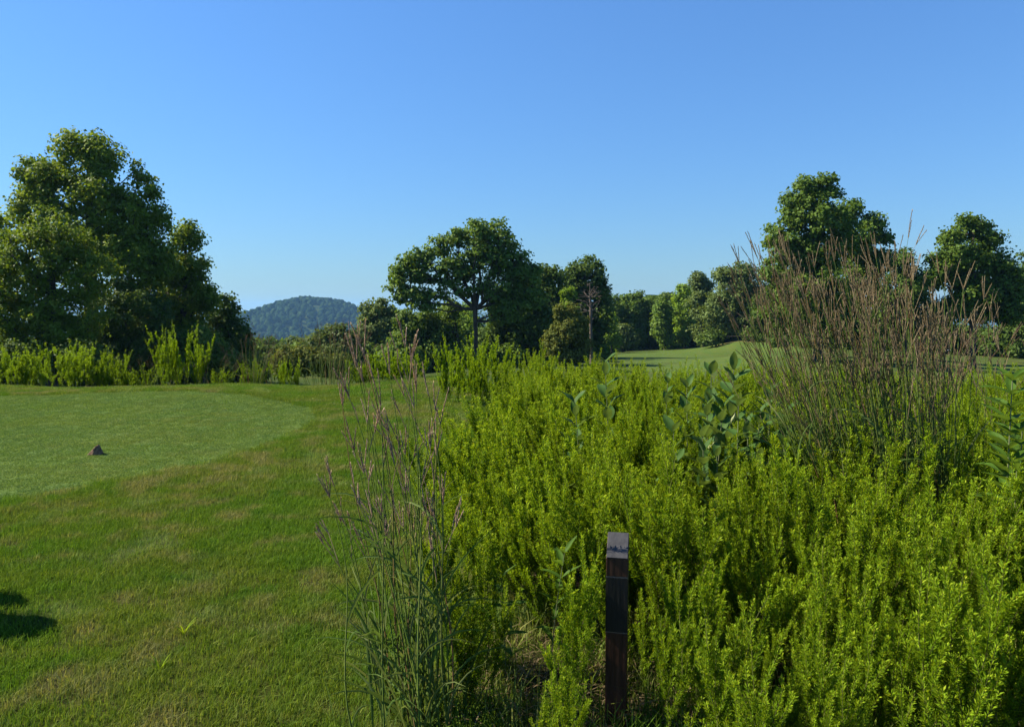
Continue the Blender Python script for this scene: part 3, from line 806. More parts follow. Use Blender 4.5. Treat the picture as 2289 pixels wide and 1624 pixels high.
scatter('rough_grass', np.column_stack([g, H(g[:, 0], g[:, 1])]), np.column_stack([np.zeros(n), np.zeros(n), RNG.normal(0, 0.7, n)]), sc_, rough_tiles, 'longer mottled rough grass around the mown tee', 'grass')
g = grid_pts(-12, 0.5, 5.5, 14.2, 0.30, 0.16)
g = g[view_ok(g, 0.6) & in_poly(g[:, 0], g[:, 1], TEE)]
n = len(g)
scatter('tee_grass', np.column_stack([g, H(g[:, 0], g[:, 1])]), np.column_stack([np.zeros(n), np.zeros(n), RNG.random(n) * 6.28]), RNG.uniform(0.9, 1.2, n), tee_tiles, 'short evenly mown grass of the tee', 'grass')

# ------------------------------------------------------------------ bush clover
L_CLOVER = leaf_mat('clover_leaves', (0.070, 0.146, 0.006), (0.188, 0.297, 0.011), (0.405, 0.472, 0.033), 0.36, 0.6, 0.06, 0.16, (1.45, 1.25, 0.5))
M_CSTEM = plain_mat('clover_stem', (0.085, 0.095, 0.020), 0.7, 0.2)

def clover(seed, height=0.78, stems=5, spread=0.12, dens=1.0, leaf=0.0158, branch=True, wand=False):
    """One bush clover: (stem segments, leaves) about its base."""
    rng = np.random.default_rng(seed)
    S0, S1, R0, R1 = [], [], [], []
    C, D, T = [], [], []
    def shoot(p0, d0, L, r, n_nodes, from_f, up, tbase, whorl=3):
        k = max(4, int(L / 0.07))
        p = p0.copy(); d = d0 / np.linalg.norm(d0)
        pts = [p.copy()]
        for _ in range(k):
            d = d + np.array((0, 0, up)) / k + rng.normal(size=3) * 0.05
            d /= np.linalg.norm(d)
            p = p + d * L / k
            pts.append(p.copy())
        pts = np.array(pts)
        rad = r * np.linspace(1, 0.35, k + 1)
        S0.append(pts[:-1]); S1.append(pts[1:]); R0.append(rad[:-1]); R1.append(rad[1:])
        f = from_f + (1 - from_f) * np.sort(rng.random(n_nodes)) ** 0.9
        x = f * k; i = np.minimum(x.astype(int), k - 1); fr = (x - i)[:, None]
        q = pts[i] * (1 - fr) + pts[i + 1] * fr
        ax = unit(pts[i + 1] - pts[i])
        q = np.repeat(q, whorl, 0); ax = np.repeat(ax, whorl, 0)
        rd = unit(rng.normal(size=q.shape)); rd = rd - ax * (rd * ax).sum(1, keepdims=True)
        dd = unit(ax * rng.uniform(0.7, 1.7, (len(q), 1)) + unit(rd) * 0.9)
        C.append(q + unit(rd) * 0.003); D.append(dd)
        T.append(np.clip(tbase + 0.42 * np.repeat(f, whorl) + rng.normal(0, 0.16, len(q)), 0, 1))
        return pts
    for s_ in range(stems):
        a = rng.random() * 6.283
        rr = rng.random() ** 0.5 * spread * 0.45
        p0 = np.array((math.cos(a) * rr, math.sin(a) * rr, 0.0))
        lean = rng.uniform(0.03, 0.34) if stems > 1 else 0.05
        d0 = np.array((math.cos(a) * lean, math.sin(a) * lean, 1.0))
        L = height * rng.uniform(0.70, 1.15)
        S0.append(np.array([[0.0, 0.0, -0.012]])); S1.append(p0[None]); R0.append(np.array([0.004])); R1.append(np.array([0.003]))
        pts = shoot(p0, d0, L, 0.0028, int(140 * dens), 0.10, 0.35, 0.14)
        if branch:
            nb = int(rng.integers(10, 15))
            for b in range(nb):
                f = rng.uniform(0.15, 0.86)
                i = int(f * (len(pts) - 1))
                ba = rng.random() * 6.283
                dv = np.array((math.cos(ba), math.sin(ba), 1.7 + rng.random() * 1.4))
                shoot(pts[i], dv, height * rng.uniform(0.20, 0.42) * (1.25 - f * 0.75) * (0.55 if wand else 1.0), 0.0014, int(70 * dens), 0.03, 0.45, 0.16)
    C = np.concatenate(C); D = np.concatenate(D); T = np.concatenate(T)
    N = unit(rng.normal(size=C.shape) * 0.8 + np.array((0, 0, 1.3)))
    L_ = leaf * rng.uniform(0.65, 1.25, len(C))
    Vl, Fl = leaves(C, D, N, L_, L_ * rng.uniform(0.20, 0.28, len(C)), 0.2)
    Vs, Fs = prisms(np.concatenate(S0), np.concatenate(S1), np.concatenate(R0), np.concatenate(R1), 3)
    return Vs, Fs, Vl, Fl, np.repeat(T, 4)

CV = []
for i in range(9):
    CV.append(clover(300 + i, 0.80, 4 + i % 2))
clover_stem = [make_mesh('clover_stem', c[0], c[1], mats=(M_CSTEM,)) for c in CV]
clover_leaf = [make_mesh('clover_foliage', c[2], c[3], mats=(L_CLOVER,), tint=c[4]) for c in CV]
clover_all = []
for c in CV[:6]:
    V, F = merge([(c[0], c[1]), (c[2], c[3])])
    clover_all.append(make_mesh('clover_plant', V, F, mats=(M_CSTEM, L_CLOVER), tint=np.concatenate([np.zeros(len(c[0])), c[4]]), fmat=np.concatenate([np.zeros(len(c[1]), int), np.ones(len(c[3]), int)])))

def put_clover(i, x, y, s, rz, label, group, tilt=(0, 0), stem_m=None, leaf_m=None):
    e = empty('bush_clover', (x, y, float(H(x, y)[0]) - 0.01))
    e.rotation_mode = 'QUATERNION'                  # turned about its own axis first, then leaning
    e.rotation_quaternion = (Matrix.Rotation(tilt[1], 3, 'Y') @ Matrix.Rotation(tilt[0], 3, 'X') @ Matrix.Rotation(rz, 3, 'Z')).to_quaternion()
    e.scale = s if isinstance(s, tuple) else (s, s, s)
    tag(e, label, 'plant', group)
    link('stem', stem_m or clover_stem[i % len(clover_stem)], e)
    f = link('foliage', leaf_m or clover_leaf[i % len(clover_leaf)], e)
    f['kind'] = 'stuff'
    return e

POST = (0.408, 2.76)
g = np.concatenate([grid_pts(-1.0, 5.2, 2.15, 4.2, 0.222, 0.5), grid_pts(-1.0, 6.4, 4.2, 6.0, 0.25, 0.5), grid_pts(-1.5, 12.0, 6.0, 13.2, 0.29, 0.45)])
fl = field_left(g[:, 1])
far_edge = np.interp(g[:, 0], [-1.2, 0.0, 1.5, 4.0, 10.0], [13.0, 12.0, 10.8, 10.5, 11.5])
ok = (g[:, 0] > fl + 0.10 + 0.16 * np.sin(g[:, 1] * 2.3) + 0.10 * np.sin(g[:, 1] * 5.1 + 1)) & (g[:, 1] < far_edge) & (g[:, 0] < 0.70 * g[:, 1] + 2.3)
ok &= ~((g[:, 1] < 2.74) & (g[:, 0] / g[:, 1] - 0.148 < 0.058) & (g[:, 0] / g[:, 1] - 0.148 > -0.075)) & (np.hypot(g[:, 0] - 0.41, g[:, 1] - 2.8) > 0.13)
ok &= np.hypot(g[:, 0] - 0.13, (g[:, 1] - 3.1) * 0.8) > 0.21
ok &= np.hypot(g[:, 0] - 2.27, g[:, 1] - 4.40) > 0.38
ok &= ~((g[:, 0] < -0.10) & (g[:, 1] < 2.8))
g = g[ok]
order = np.argsort(np.hypot(g[:, 0], g[:, 1]) + 100.0 * (g[:, 0] > 0.70 * g[:, 1] + 0.45))   # what shows largest comes first
g = g[order]
NEAR = 290
OWN = {}
for (tx, ty), lab in (((0.52, 2.80), 'bush clover plant touching the post on the side away from the lawn'), ((0.26, 2.88), 'bush clover plant between the post and the dry litter gap'),
                      ((0.43, 3.08), 'bush clover plant standing directly behind the post'), ((1.75, 2.62), 'bush clover plant in the bottom right corner of the photo'),
                      ((2.20, 3.90), 'bush clover plant right at the near foot of the big brown grass clump'), ((-0.10, 2.90), 'bush clover plant beside the near open grass clump, on its field side'),
                      ((-0.28, 5.40), 'outermost bush clover plant on the lawn edge halfway to the lone bushes')):
    dist = np.hypot(g[:NEAR, 0] - tx, g[:NEAR, 1] - ty)
    for j in np.argsort(dist):
        if int(j) not in OWN:
            OWN[int(j)] = lab
            break
for i, (x, y) in enumerate(g[:NEAR]):
    s = random.choice((random.uniform(0.66, 0.95), random.uniform(0.9, 1.12), random.uniform(1.0, 1.25)))
    if y < 3.1: s *= random.uniform(0.72, 0.90)
    put_clover(random.randrange(9), x, y, (s * random.uniform(0.9, 1.15), s * random.uniform(0.9, 1.15), s), random.random() * 6.28,
               OWN.get(i, 'bright yellow green bush clover plant among many alike filling the dense field'), 'bush clover plants of the dense field',
               (random.gauss(0, 0.07), random.gauss(-0.20 if (x < 1.1 and y > 3.15) else 0.04, 0.07)))
L_YELLOW = leaf_mat('yellowing_leaves', (0.190, 0.180, 0.020), (0.300, 0.270, 0.035), (0.420, 0.360, 0.070), 0.4, 0.6, 0.06, 0.1)
yel_leaf = [m_.copy() for m_ in clover_leaf[:2]]
for m_ in yel_leaf: m_.materials[0] = L_YELLOW
for u, v, d, lab in ((2225, 1400, 3.4, 'yellowing bush clover plant just left of the foot of the big grass clump'), (2120, 1150, 4.0, 'pale yellow bush clover plant in front of the left stalks of the big grass clump'), (1720, 1330, 3.5, 'pale-tipped yellowish bush clover plant up the slope right of the post')):
    p = P(u - 60, v, d)
    put_clover(0, p[0], p[1], (0.55, 0.55, (p[2] + 0.02) / 0.85), 1.0 + u, lab, None, (0, 0), clover_stem[1], yel_leaf[u % 2])
rest = g[NEAR:]
n = len(rest)
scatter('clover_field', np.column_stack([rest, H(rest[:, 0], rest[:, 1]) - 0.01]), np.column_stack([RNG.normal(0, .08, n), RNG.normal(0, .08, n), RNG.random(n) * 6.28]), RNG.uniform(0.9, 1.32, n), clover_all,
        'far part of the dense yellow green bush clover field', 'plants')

g2 = grid_pts(-0.6, 3.0, 2.3, 4.0, 0.20)
g2 = g2[(g2[:, 0] > field_left(g2[:, 1])) & (g2[:, 0] < 0.75 * g2[:, 1]) & (np.hypot(g2[:, 0] - 0.13, g2[:, 1] - 3.05) > 0.22)]
n = len(g2)
weed_tiles = [turf_tile('weed', 0.30, 130, 0.05, 0.16, 0.0045, M_ROUGH_BLADE, 240 + i, 0.7) for i in range(4)]
scatter('weedy_grass', np.column_stack([g2, H(g2[:, 0], g2[:, 1])]), np.column_stack([np.zeros(n), np.zeros(n), RNG.random(n) * 6.28]), RNG.uniform(0.7, 1.3, n), weed_tiles, 'thin weedy grass on the ground under the bush clover around the post', 'grass')

# bushes behind the tee and the ones apart from the field
L_BUSH = leaf_mat('bush_leaves', (0.095, 0.185, 0.006), (0.190, 0.315, 0.011), (0.370, 0.470, 0.032), 0.46, 0.6, 0.06, 0.12, (1.45, 1.25, 0.5))
BUSH = []
for i in range(4):
    c = clover(340 + i, 0.95, 24, 0.75, 0.52, 0.024, True, True)
    BUSH.append((make_mesh('bush_stem', c[0], c[1], mats=(M_CSTEM,)), make_mesh('bush_foliage', c[2], c[3], mats=(L_BUSH,), tint=c[4])))
BACK = [  # u of centre, distance, width scale, height scale, label
    (20, 16.6, 1.35, 0.85, 'yellow green bush at the far left end of the strip behind the tee'),
    (75, 16.9, 1.0, 0.72, 'low yellow green bush between the two broad bushes at the left behind the tee'),
    (160, 16.5, 1.55, 1.0, 'broad rounded yellow green bush behind the tee, second big one from the left'),
    (250, 16.8, 1.1, 0.92, 'yellow green bush with a few tall wands behind the middle of the tee'),
    (310, 16.7, 0.9, 0.55, 'low thin yellow green bush left of the tall wand bush'),
    (412, 16.2, 1.25, 1.28, 'tall yellow green bush with long upright wands behind the tee'),
    (492, 16.6, 0.7, 0.42, 'tiny yellow green bush right of the tall wand bush'),
    (565, 16.6, 0.8, 0.62, 'small yellow green bush mixed with brown grass below the hill'),
    (640, 16.4, 0.7, 0.60, 'narrow yellow green bush left of the brown grass plume'),
    (800, 16.6, 1.0, 0.55, 'low yellow green bush just right of the brown grass plume'),
    (860, 16.3, 1.2, 0.68, 'wide yellow green bush behind the near grass stalks'),
    (915, 16.6, 1.0, 0.62, 'yellow green bush at the right end of the strip, before the grass path'),
    (1035, 12.4, 1.05, 1.02, 'dense fresh green bush standing alone at the end of the grass path'),
    (1105, 12.0, 1.0, 1.0, 'fresh green bush right behind the lone bush at the end of the path'),
    (1150, 11.4, 0.95, 0.82, 'fresh green bush joining the lone pair of bushes to the field'),
]
for i, (u, d, w, h, lab) in enumerate(BACK):
    p = P(u, 860, d)
    put_clover(0, p[0], p[1], (w, w, h * 1.12), random.random() * 6.28, lab, 'bush clover bushes behind the tee' if i < 12 else 'bush clover bushes at the path end', (0, 0), *BUSH[i % 4])

# ------------------------------------------------------------------ tall grasses
def grass_leaf_mat(name, c0, c1, c2, trans=0.25):
    return leaf_mat(name, c0, c1, c2, trans, 0.6, 0.12, 0.2, (1.3, 1.2, 0.7))
M_CULM = grass_leaf_mat('grass_stalk', (0.105, 0.165, 0.030), (0.150, 0.180, 0.045), (0.210, 0.120, 0.055), 0.2)
M_BLADE = grass_leaf_mat('grass_blade', (0.065, 0.115, 0.022), (0.095, 0.150, 0.032), (0.150, 0.180, 0.060), 0.35)
M_SEED = grass_leaf_mat('seed_spike', (0.160, 0.122, 0.072), (0.275, 0.215, 0.132), (0.450, 0.365, 0.240), 0.3)
M_SEED_TAN = grass_leaf_mat('tan_seed_spike', (0.110, 0.070, 0.045), (0.170, 0.115, 0.075), (0.260, 0.190, 0.130), 0.2)
M_SEED_PINK = grass_leaf_mat('pink_seed_spike', (0.220, 0.145, 0.110), (0.360, 0.260, 0.200), (0.560, 0.450, 0.360), 0.3)
M_STRAW = grass_leaf_mat('straw', (0.150, 0.110, 0.055), (0.220, 0.165, 0.085), (0.320, 0.250, 0.140), 0.15)

def ribbon(pts, w, rng, nrm=None):
    """Grass blade: a folded strip along pts, widths w."""
    pts = np.asarray(pts); d = unit(np.gradient(pts, axis=0))
    s = unit(np.cross(d, nrm if nrm is not None else np.array((0.3, 0.2, 1.0))))
    n = np.cross(s, d)
    w = np.asarray(w)[:, None]
    V = np.stack([pts - s * w * .5 + n * w * .25, pts, pts + s * w * .5 + n * w * .25], axis=1).reshape(-1, 3)
    F = []
    for i in range(len(pts) - 1):
        for j in range(2):
            F.append((i * 3 + j, i * 3 + j + 1, (i + 1) * 3 + j + 1, (i + 1) * 3 + j))
    return V, np.array(F)

def spike(p, d, L, rng, size=0.0095, r=0.0019):
    """One finger of a seed head: an axis with overlapping spikelets."""
    k = 6
    pts = [p]; dd = d / np.linalg.norm(d)
    bend = rng.normal(size=3) * 0.08
    for _ in range(k):
        dd = dd + bend / k; dd /= np.linalg.norm(dd)
        pts.append(pts[-1] + dd * L / k)
    pts = np.array(pts)
    V0, F0 = prisms(pts[:-1], pts[1:], np.full(k, r), np.full(k, r * 0.8), 3)
    m = max(8, int(L / 0.0042))
    f = np.linspace(0.02, 1.0, m)
    i = np.minimum((f * k).astype(int), k - 1); fr = (f * k - i)[:, None]
    q = pts[i] * (1 - fr) + pts[i + 1] * fr
    ax = unit(pts[i + 1] - pts[i])
    rd = unit(rng.normal(size=q.shape))
    V1, F1 = leaves(q, ax * 1.0 + rd * 0.28, rd, size * rng.uniform(0.8, 1.4, m), size * 0.42 * np.ones(m), 0.3)
    V, F = merge([(V0, F0), (V1, F1)])
    t = np.concatenate([np.full(len(V0), 0.3), np.repeat(rng.random(m), 4)])
    return V, F, t

def stalk(root, base, tip, rng, n_leaf=3, culm_r=0.0026, leaf_w=0.0075, head=1.0, seedm=None, side_heads=1, bladem=None, bow=0.08, leaf_len=(0.22, 0.48), one_piece=False):
    """One flowering stalk of a grass clump: culm, blades, seed heads (coordinates about the clump's base)."""
    base, tip = np.asarray(base, float), np.asarray(tip, float)
    L = np.linalg.norm(tip - base)
    k = 10
    t = np.linspace(0, 1, k + 1)
    horiz = (tip - base) * np.array((1, 1, 0))
    pts = base + (tip - base) * t[:, None] - horiz * (np.sin(math.pi * t) * bow * 2)[:, None] + (rng.normal(size=3) * np.array((1, 1, 0)) * L * 0.012) * np.sin(2 * math.pi * t)[:, None]
    Vc, Fc = tube(pts, culm_r * np.linspace(1.15, 0.4, k + 1), 4)
    red = rng.random()
    tint = np.repeat(np.clip((0.85 if red > 0.8 else 0.45 * red) + 0.14 * np.sin(t * 9 + red * 6), 0, 1), 4)
    st = link('stalk', make_mesh('stalk', Vc, Fc, mats=(M_CULM,), tint=tint), root)
    for _ in range(n_leaf):
        f = rng.uniform(0.06, 0.62)
        i = int(f * k)
        p = pts[i]; ax = unit((pts[i + 1] - pts[i])[None])[0]
        a = rng.random() * 6.283
        o = np.array((math.cos(a), math.sin(a), 0.0))
        LL = rng.uniform(*leaf_len) * (1.1 - 0.5 * f)
        m = 7; s = np.linspace(0, 1, m)
        droop = rng.uniform(0.2, 1.1)
        q = p + ax * (LL * (s * 0.85 - droop * 0.55 * s ** 2.4))[:, None] + o * (LL * (0.15 * s + 0.65 * s ** 1.7 * min(1, droop + 0.1)))[:, None]
        w = leaf_w * rng.uniform(0.7, 1.2) * np.array((0.55, 0.95, 1, 0.9, 0.7, 0.42, 0.05))
        Vb, Fb = ribbon(q, w, rng, np.cross(ax, o) + np.array((0.01, 0, 0.4)) + o * 0.3)
        mm = bladem or M_BLADE
        if rng.random() < 0.04 and leaf_len[1] < 0.5: mm = M_STRAW
        link('leaf', make_mesh('grass_leaf', Vb, Fb, mats=(mm,), tint=np.full(len(Vb), rng.random()), smooth=True), st)
    sm = seedm or M_SEED
    heads = [(k, 1.0)] + [(int(rng.integers(7, k)), 0.7) for _ in range(side_heads)]
    for i, sc in heads:
        i = min(i, k)
        p = pts[i]; ax = unit((pts[i] - pts[i - 1])[None])[0]
        parts, tt = [], []
        nf = int(rng.integers(2, 5)) if i == k else int(rng.integers(1, 4))
        if i < k:
            o = unit(rng.normal(size=(1, 3)) * np.array((1, 1, 0.1)))[0]
            stemend = p + (ax * 0.9 + o * 0.35) * rng.uniform(0.08, 0.18)
            Vx, Fx = prisms(p[None], stemend[None], [culm_r * 0.5], [culm_r * 0.4], 3)
            parts.append((Vx, Fx)); tt.append(np.full(len(Vx), 0.2))
            p = stemend; ax = unit((ax + o * 0.25)[None])[0]
        for _ in range(nf):
            d = ax + unit(rng.normal(size=(1, 3)))[0] * rng.uniform(0.08, 0.42)
            V, F, T = spike(p - ax * 0.01, d, head * sc * rng.uniform(0.07, 0.135), rng)
            parts.append((V, F)); tt.append(T)
        V, F = merge(parts)
        link('seed_head', make_mesh('seed_head', V, F, mats=(sm,), tint=np.concatenate(tt)), st)
    return st

rng = np.random.default_rng(77)
# the near clump on the lawn's edge
b0 = np.array((-0.36, 2.72, 0.0)); b0[2] = float(H(b0[0], b0[1])[0])
near = empty('tall_grass_clump', tuple(b0))
tag(near, 'open clump of tall grass stalks with purple seed fingers between lawn and field', 'grass')
TOPS = [(800, 765), (812, 790), (795, 815), (835, 850), (870, 830), (778, 880), (765, 900), (850, 900), (905, 768), (918, 820), (930, 870), (958, 880), (972, 910), (925, 905), (985, 940), (820, 940), (838, 960), (868, 960), (890, 985),
        (905, 1010), (880, 1030), (855, 1040), (790, 1000), (812, 1050), (960, 980), (975, 1010), (745, 1080), (735, 1105), (760, 1160), (742, 1225), (940, 1070), (965, 1150), (880, 1140), (900, 1180), (830, 1150), (990, 1120), (925, 1200), (800, 1200), (850, 1230), (1010, 1180)]
for (u, v) in TOPS:
    d = 2.72 + rng.uniform(-0.15, 0.18)
    tip = P(u, v, d)
    bx = -0.36 + np.clip((tip[0] + 0.47) * 0.55, -0.22, 0.25) + rng.normal(0, 0.05)
    by = d + rng.normal(0, 0.05)
    base = np.array((bx, by, float(H(bx, by)[0]) - 0.02))
    stalk(near, base - b0, tip - b0, rng, n_leaf=int(rng.integers(2, 6)), side_heads=int(rng.integers(0, 3)), bow=0.06, seedm=M_SEED_PINK, culm_r=0.0033, leaf_w=0.0105, leaf_len=(0.26, 0.55))
for _ in range(30):                                   # leafy shoots without heads
    bx, by = -0.34 + rng.normal(0, 0.13), 2.75 + rng.normal(0, 0.10)
    base = np.array((bx, by, float(H(bx, by)[0]) - 0.02))
    a = rng.random() * 6.283; LL = rng.uniform(0.35, 0.75); m = 8; s = np.linspace(0, 1, m); dr = rng.uniform(0.2, 0.9)
    o = np.array((math.cos(a), math.sin(a), 0))
    q = base - b0 + np.array((0, 0, 1.0)) * (LL * (s - 0.45 * dr * s ** 2.4))[:, None] + o * (LL * (0.1 * s + 0.55 * dr * s ** 1.8))[:, None]
    V, F = ribbon(q, 0.0115 * rng.uniform(0.7, 1.2) * np.array((0.6, 0.9, 1, 1, 0.9, 0.7, 0.4, 0.04)), rng, np.cross(o, np.array((0, 0, 1.0))) * 0.3 + o + np.array((0, 0, 0.5)))
    link('leaf', make_mesh('grass_leaf', V, F, mats=(M_BLADE,), tint=np.full(len(V), rng.random()), smooth=True), near)

# the big clump
b1 = np.array((2.27, 4.38, 0.0)); b1[2] = float(H(b1[0], b1[1])[0])
big = empty('tall_grass_clump', tuple(b1))
tag(big, 'big dense clump of tall reddish brown grass leaning left above the field', 'grass')
for i in range(225):
    f = rng.random()
    bu = 1868 + 275 * f + rng.normal(0, 14)
    tu = bu - (190 - 185 * f ** 1.1) + rng.normal(0, 34)
    tv = rng.choice([rng.uniform(560, 700), rng.uniform(650, 800), rng.uniform(760, 920)], p=[0.38, 0.49, 0.13]) + (40 if f > 0.75 else 0)
    d = 4.38 + rng.normal(0, 0.16)
    tip = P(tu, tv, d + rng.normal(0, 0.12))
    bx = (bu * K - 512) / FPX * d; by = d
    base = np.array((bx, by, float(H(bx, by)[0]) - 0.02))
    stalk(big, base - b1, tip - b1, rng, n_leaf=int(rng.integers(2, 5)), side_heads=int(rng.integers(1, 4)), bow=0.05, leaf_w=0.012, culm_r=0.0036, head=1.25, leaf_len=(0.28, 0.56))
for (bu, tu, tv) in ((2040, 2030, 528), (2100, 2128, 640), (2180, 2198, 665), (2210, 2212, 690), (2190, 2150, 760), (2230, 2240, 840)):
    d = 4.3
    tip = P(tu, tv, d); bx = (bu * K - 512) / FPX * d
    base = np.array((bx, d, float(H(bx, d)[0]) - 0.02))
    stalk(big, base - b1, tip - b1, rng, n_leaf=2, side_heads=1, bow=0.03, head=1.25)

def tuft(name, label, u, d, n, hgt, width, lean, seedm, n_leaf=1, thick=0.0026, group=None):
    rg = np.random.default_rng(int(u))
    p = P(u, 850, d); z = float(H(p[0], p[1])[0])
    b = np.array((p[0], p[1], z))
    e = empty(name, tuple(b))
    tag(e, label, 'grass', group)
    for _ in range(n):
        bx, by = rg.normal(0, width * 0.28), rg.normal(0, width * 0.28)
        h = hgt * rg.uniform(0.62, 1.05)
        tip = np.array((bx * 2.0 + lean * h + rg.normal(0, 0.07), by * 2.0 + rg.normal(0, 0.07), h))
        stalk(e, np.array((bx, by, -0.02)), tip, rg, n_leaf=n_leaf, side_heads=1, bow=0.05, culm_r=thick, head=1.5, seedm=seedm, leaf_w=0.010)
    return e
tuft('tan_grass_tuft', 'shorter tan feathery grass tuft behind the right side of the big brown clump', 2045, 7.6, 74, 1.40, 0.62, 0.16, M_SEED_TAN, 1)
tuft('brown_grass_tuft', 'small dark brown grass tuft at the far edge of the field before the mown rise', 2195, 10.4, 14, 0.95, 0.3, 0.12, M_SEED, 1, 0.004)
tuft('brown_grass_tuft', 'wide brown feathery grass plume at the back of the tee', 735, 16.3, 48, 1.35, 1.0, 0.0, M_SEED_TAN, 1, 0.0055, 'grass tufts behind the tee')
tuft('brown_grass_tuft', 'brown and straw grass tuft below the left end of the hill', 560, 16.2, 26, 1.05, 0.7, 0.02, M_SEED_TAN, 1, 0.0055, 'grass tufts behind the tee')
tuft('brown_grass_tuft', 'low straw grass tuft right of the tall wand bush', 468, 16.4, 14, 0.62, 0.5, 0.0, M_STRAW, 1, 0.005, 'grass tufts behind the tee')
tuft('brown_grass_tuft', 'straw coloured grass tuft left of the tall wand bush', 345, 16.5, 16, 0.7, 0.5, 0.0, M_STRAW, 1, 0.005, 'grass tufts behind the tee')
tuft('brown_grass_tuft', 'short tan grass tuft beside the narrow bush below the hill', 605, 16.5, 12, 0.75, 0.35, 0.0, M_SEED_TAN, 1, 0.005, 'grass tufts behind the tee')
tuft('brown_grass_tuft', 'brown arching grass tuft cut by the right edge of the photo', 2300, 5.4, 16, 1.55, 0.3, -0.12, M_SEED, 2, 0.0026)

# ------------------------------------------------------------------ milkweeds and other broad-leaved plants
def broad_mat(name, top, under, trans=0.3):
    m, nt, out = mat(name)
    g_ = nd(nt, 'ShaderNodeNewGeometry')
    tc = nd(nt, 'ShaderNodeTexCoord')
    n = noise(nt, 30.0, 3.0, tc.outputs['Object'])
    c = mixc(nt, g_.outputs['Backfacing'], top, under)
    c = mixc(nt, 1.0, c, ramp(nt, n, [(0.3, (0.8, 0.8, 0.8)), (0.7, (1.2, 1.15, 1.1))]), 'MULTIPLY')
    leaf_surface(nt, out, c, trans, 0.55, 0.12, (1.5, 1.4, 0.5))
    return m
M_MILK = broad_mat('milkweed_leaf', (0.048, 0.105, 0.020), (0.090, 0.145, 0.055))
M_FRESH = broad_mat('fresh_leaf', (0.060, 0.125, 0.014), (0.085, 0.150, 0.035), 0.38)
M_POD = plain_mat('seed_pod', (0.24, 0.28, 0.13), 0.8, 0.1, 40, (0.33, 0.36, 0.19), 0.3)
M_MSTEM = plain_mat('milkweed_stem', (0.13, 0.15, 0.07), 0.6, 0.3)

def leaf_blade(L, W, rng, fold=0.35, droop=0.35, wave=0.06):
    """Broad leaf along +Y, its face up, folded along the midrib."""
    m = 7
    s = np.linspace(0, 1, m)
    w = W * np.sin(math.pi * np.clip(s, 0.02, 0.985) ** 0.85) ** 0.75 * 0.5
    ph = rng.random() * 6
    V = []
    for i in range(m):
        y = L * (s[i] - 0.10 * droop * s[i] ** 2); z = -L * droop * 0.5 * s[i] ** 2
        for j in (-1, -0.5, 0, 0.5, 1):
            V.append((w[i] * j, y, z + abs(j) * w[i] * fold + wave * W * math.sin(s[i] * 9 + ph + j * 2) * abs(j)))
    F = [(i * 5 + j, i * 5 + j + 1, (i + 1) * 5 + j + 1, (i + 1) * 5 + j) for i in range(m - 1) for j in range(4)]
    return np.array(V), np.array(F)

MILK_BLADES = [make_mesh('milkweed_blade', *leaf_blade(1.0, rngw, np.random.default_rng(500 + i), 0.32, dr), mats=(M_MILK,), smooth=True) for i, (rngw, dr) in enumerate(((0.44, 0.25), (0.50, 0.5), (0.40, 0.1), (0.54, 0.35)))]
LANCE_BLADES = [make_mesh('lance_blade', *leaf_blade(1.0, w_, np.random.default_rng(520 + i), 0.4, dr), mats=(M_FRESH,), smooth=True) for i, (w_, dr) in enumerate(((0.27, 0.3), (0.32, 0.6), (0.25, 0.15)))]
def pod_mesh():
    pr = [(0, .004), (.012, .011), (.03, .015), (.055, .012), (.08, .006), (.1, .001)]
    pts = np.array([(0.012 * math.sin(y * 25), 0.0, y) for y, _ in pr])
    V, F = tube(pts, [r for _, r in pr], 8)
    return make_mesh('pod', V, F, mats=(M_POD,), smooth=True)
POD = pod_mesh()

def leafy(name, label, x, y, height, pairs, blades, leaf_l, lean=(0, 0), up=0.55, pods=0, from_f=0.3, seed=0, stem_r=0.005, whorl=2, taper=0.4):
    rg = np.random.default_rng(600 + seed)
    z = float(H(x, y)[0])
    e = empty(name, (x, y, z))
    tag(e, label, 'plant')
    k = 8; t = np.linspace(0, 1, k + 1)
    pts = np.column_stack([lean[0] * t ** 1.5, lean[1] * t ** 1.5, height * t])
    V, F = tube(pts, stem_r * np.linspace(1, 0.5, k + 1), 6)
    link('stem', make_mesh('leafy_stem', V, F, mats=(M_MSTEM,), smooth=True), e)
    for i in range(pairs):
        f = from_f + (1 - from_f) * i / max(1, pairs - 1)
        p = np.array([np.interp(f, t, pts[:, c]) for c in range(3)])
        a0 = i * 1.571 + rg.normal(0, 0.25)
        for j in range(whorl):
            a = a0 + j * 6.283 / whorl + rg.normal(0, 0.2)
            o = link('leaf', blades[int(rg.integers(len(blades)))], e)
            L = leaf_l * rg.uniform(0.8, 1.15) * (1 - taper * max(0, f - 0.55) / 0.45)
            pitch = up + 0.55 * (f - 0.4) + rg.normal(0, 0.15)
            o.location = p
            o.rotation_euler = (pitch, rg.normal(0, 0.15), a)
            o.scale = (L, L, L)
    for i in range(pods):
        f = rg.uniform(0.62, 0.85)
        p = np.array([np.interp(f, t, pts[:, c]) for c in range(3)])
        o = link('seed_pod', POD, e)
        o.location = p
        o.rotation_euler = (rg.uniform(0.5, 1.2), rg.uniform(-.5, .5), rg.random() * 6.28)
    return e

def at_top(u, v, d):
    p = P(u, v, d)
    return p[0], p[1], p[2] - float(H(p[0], p[1])[0])

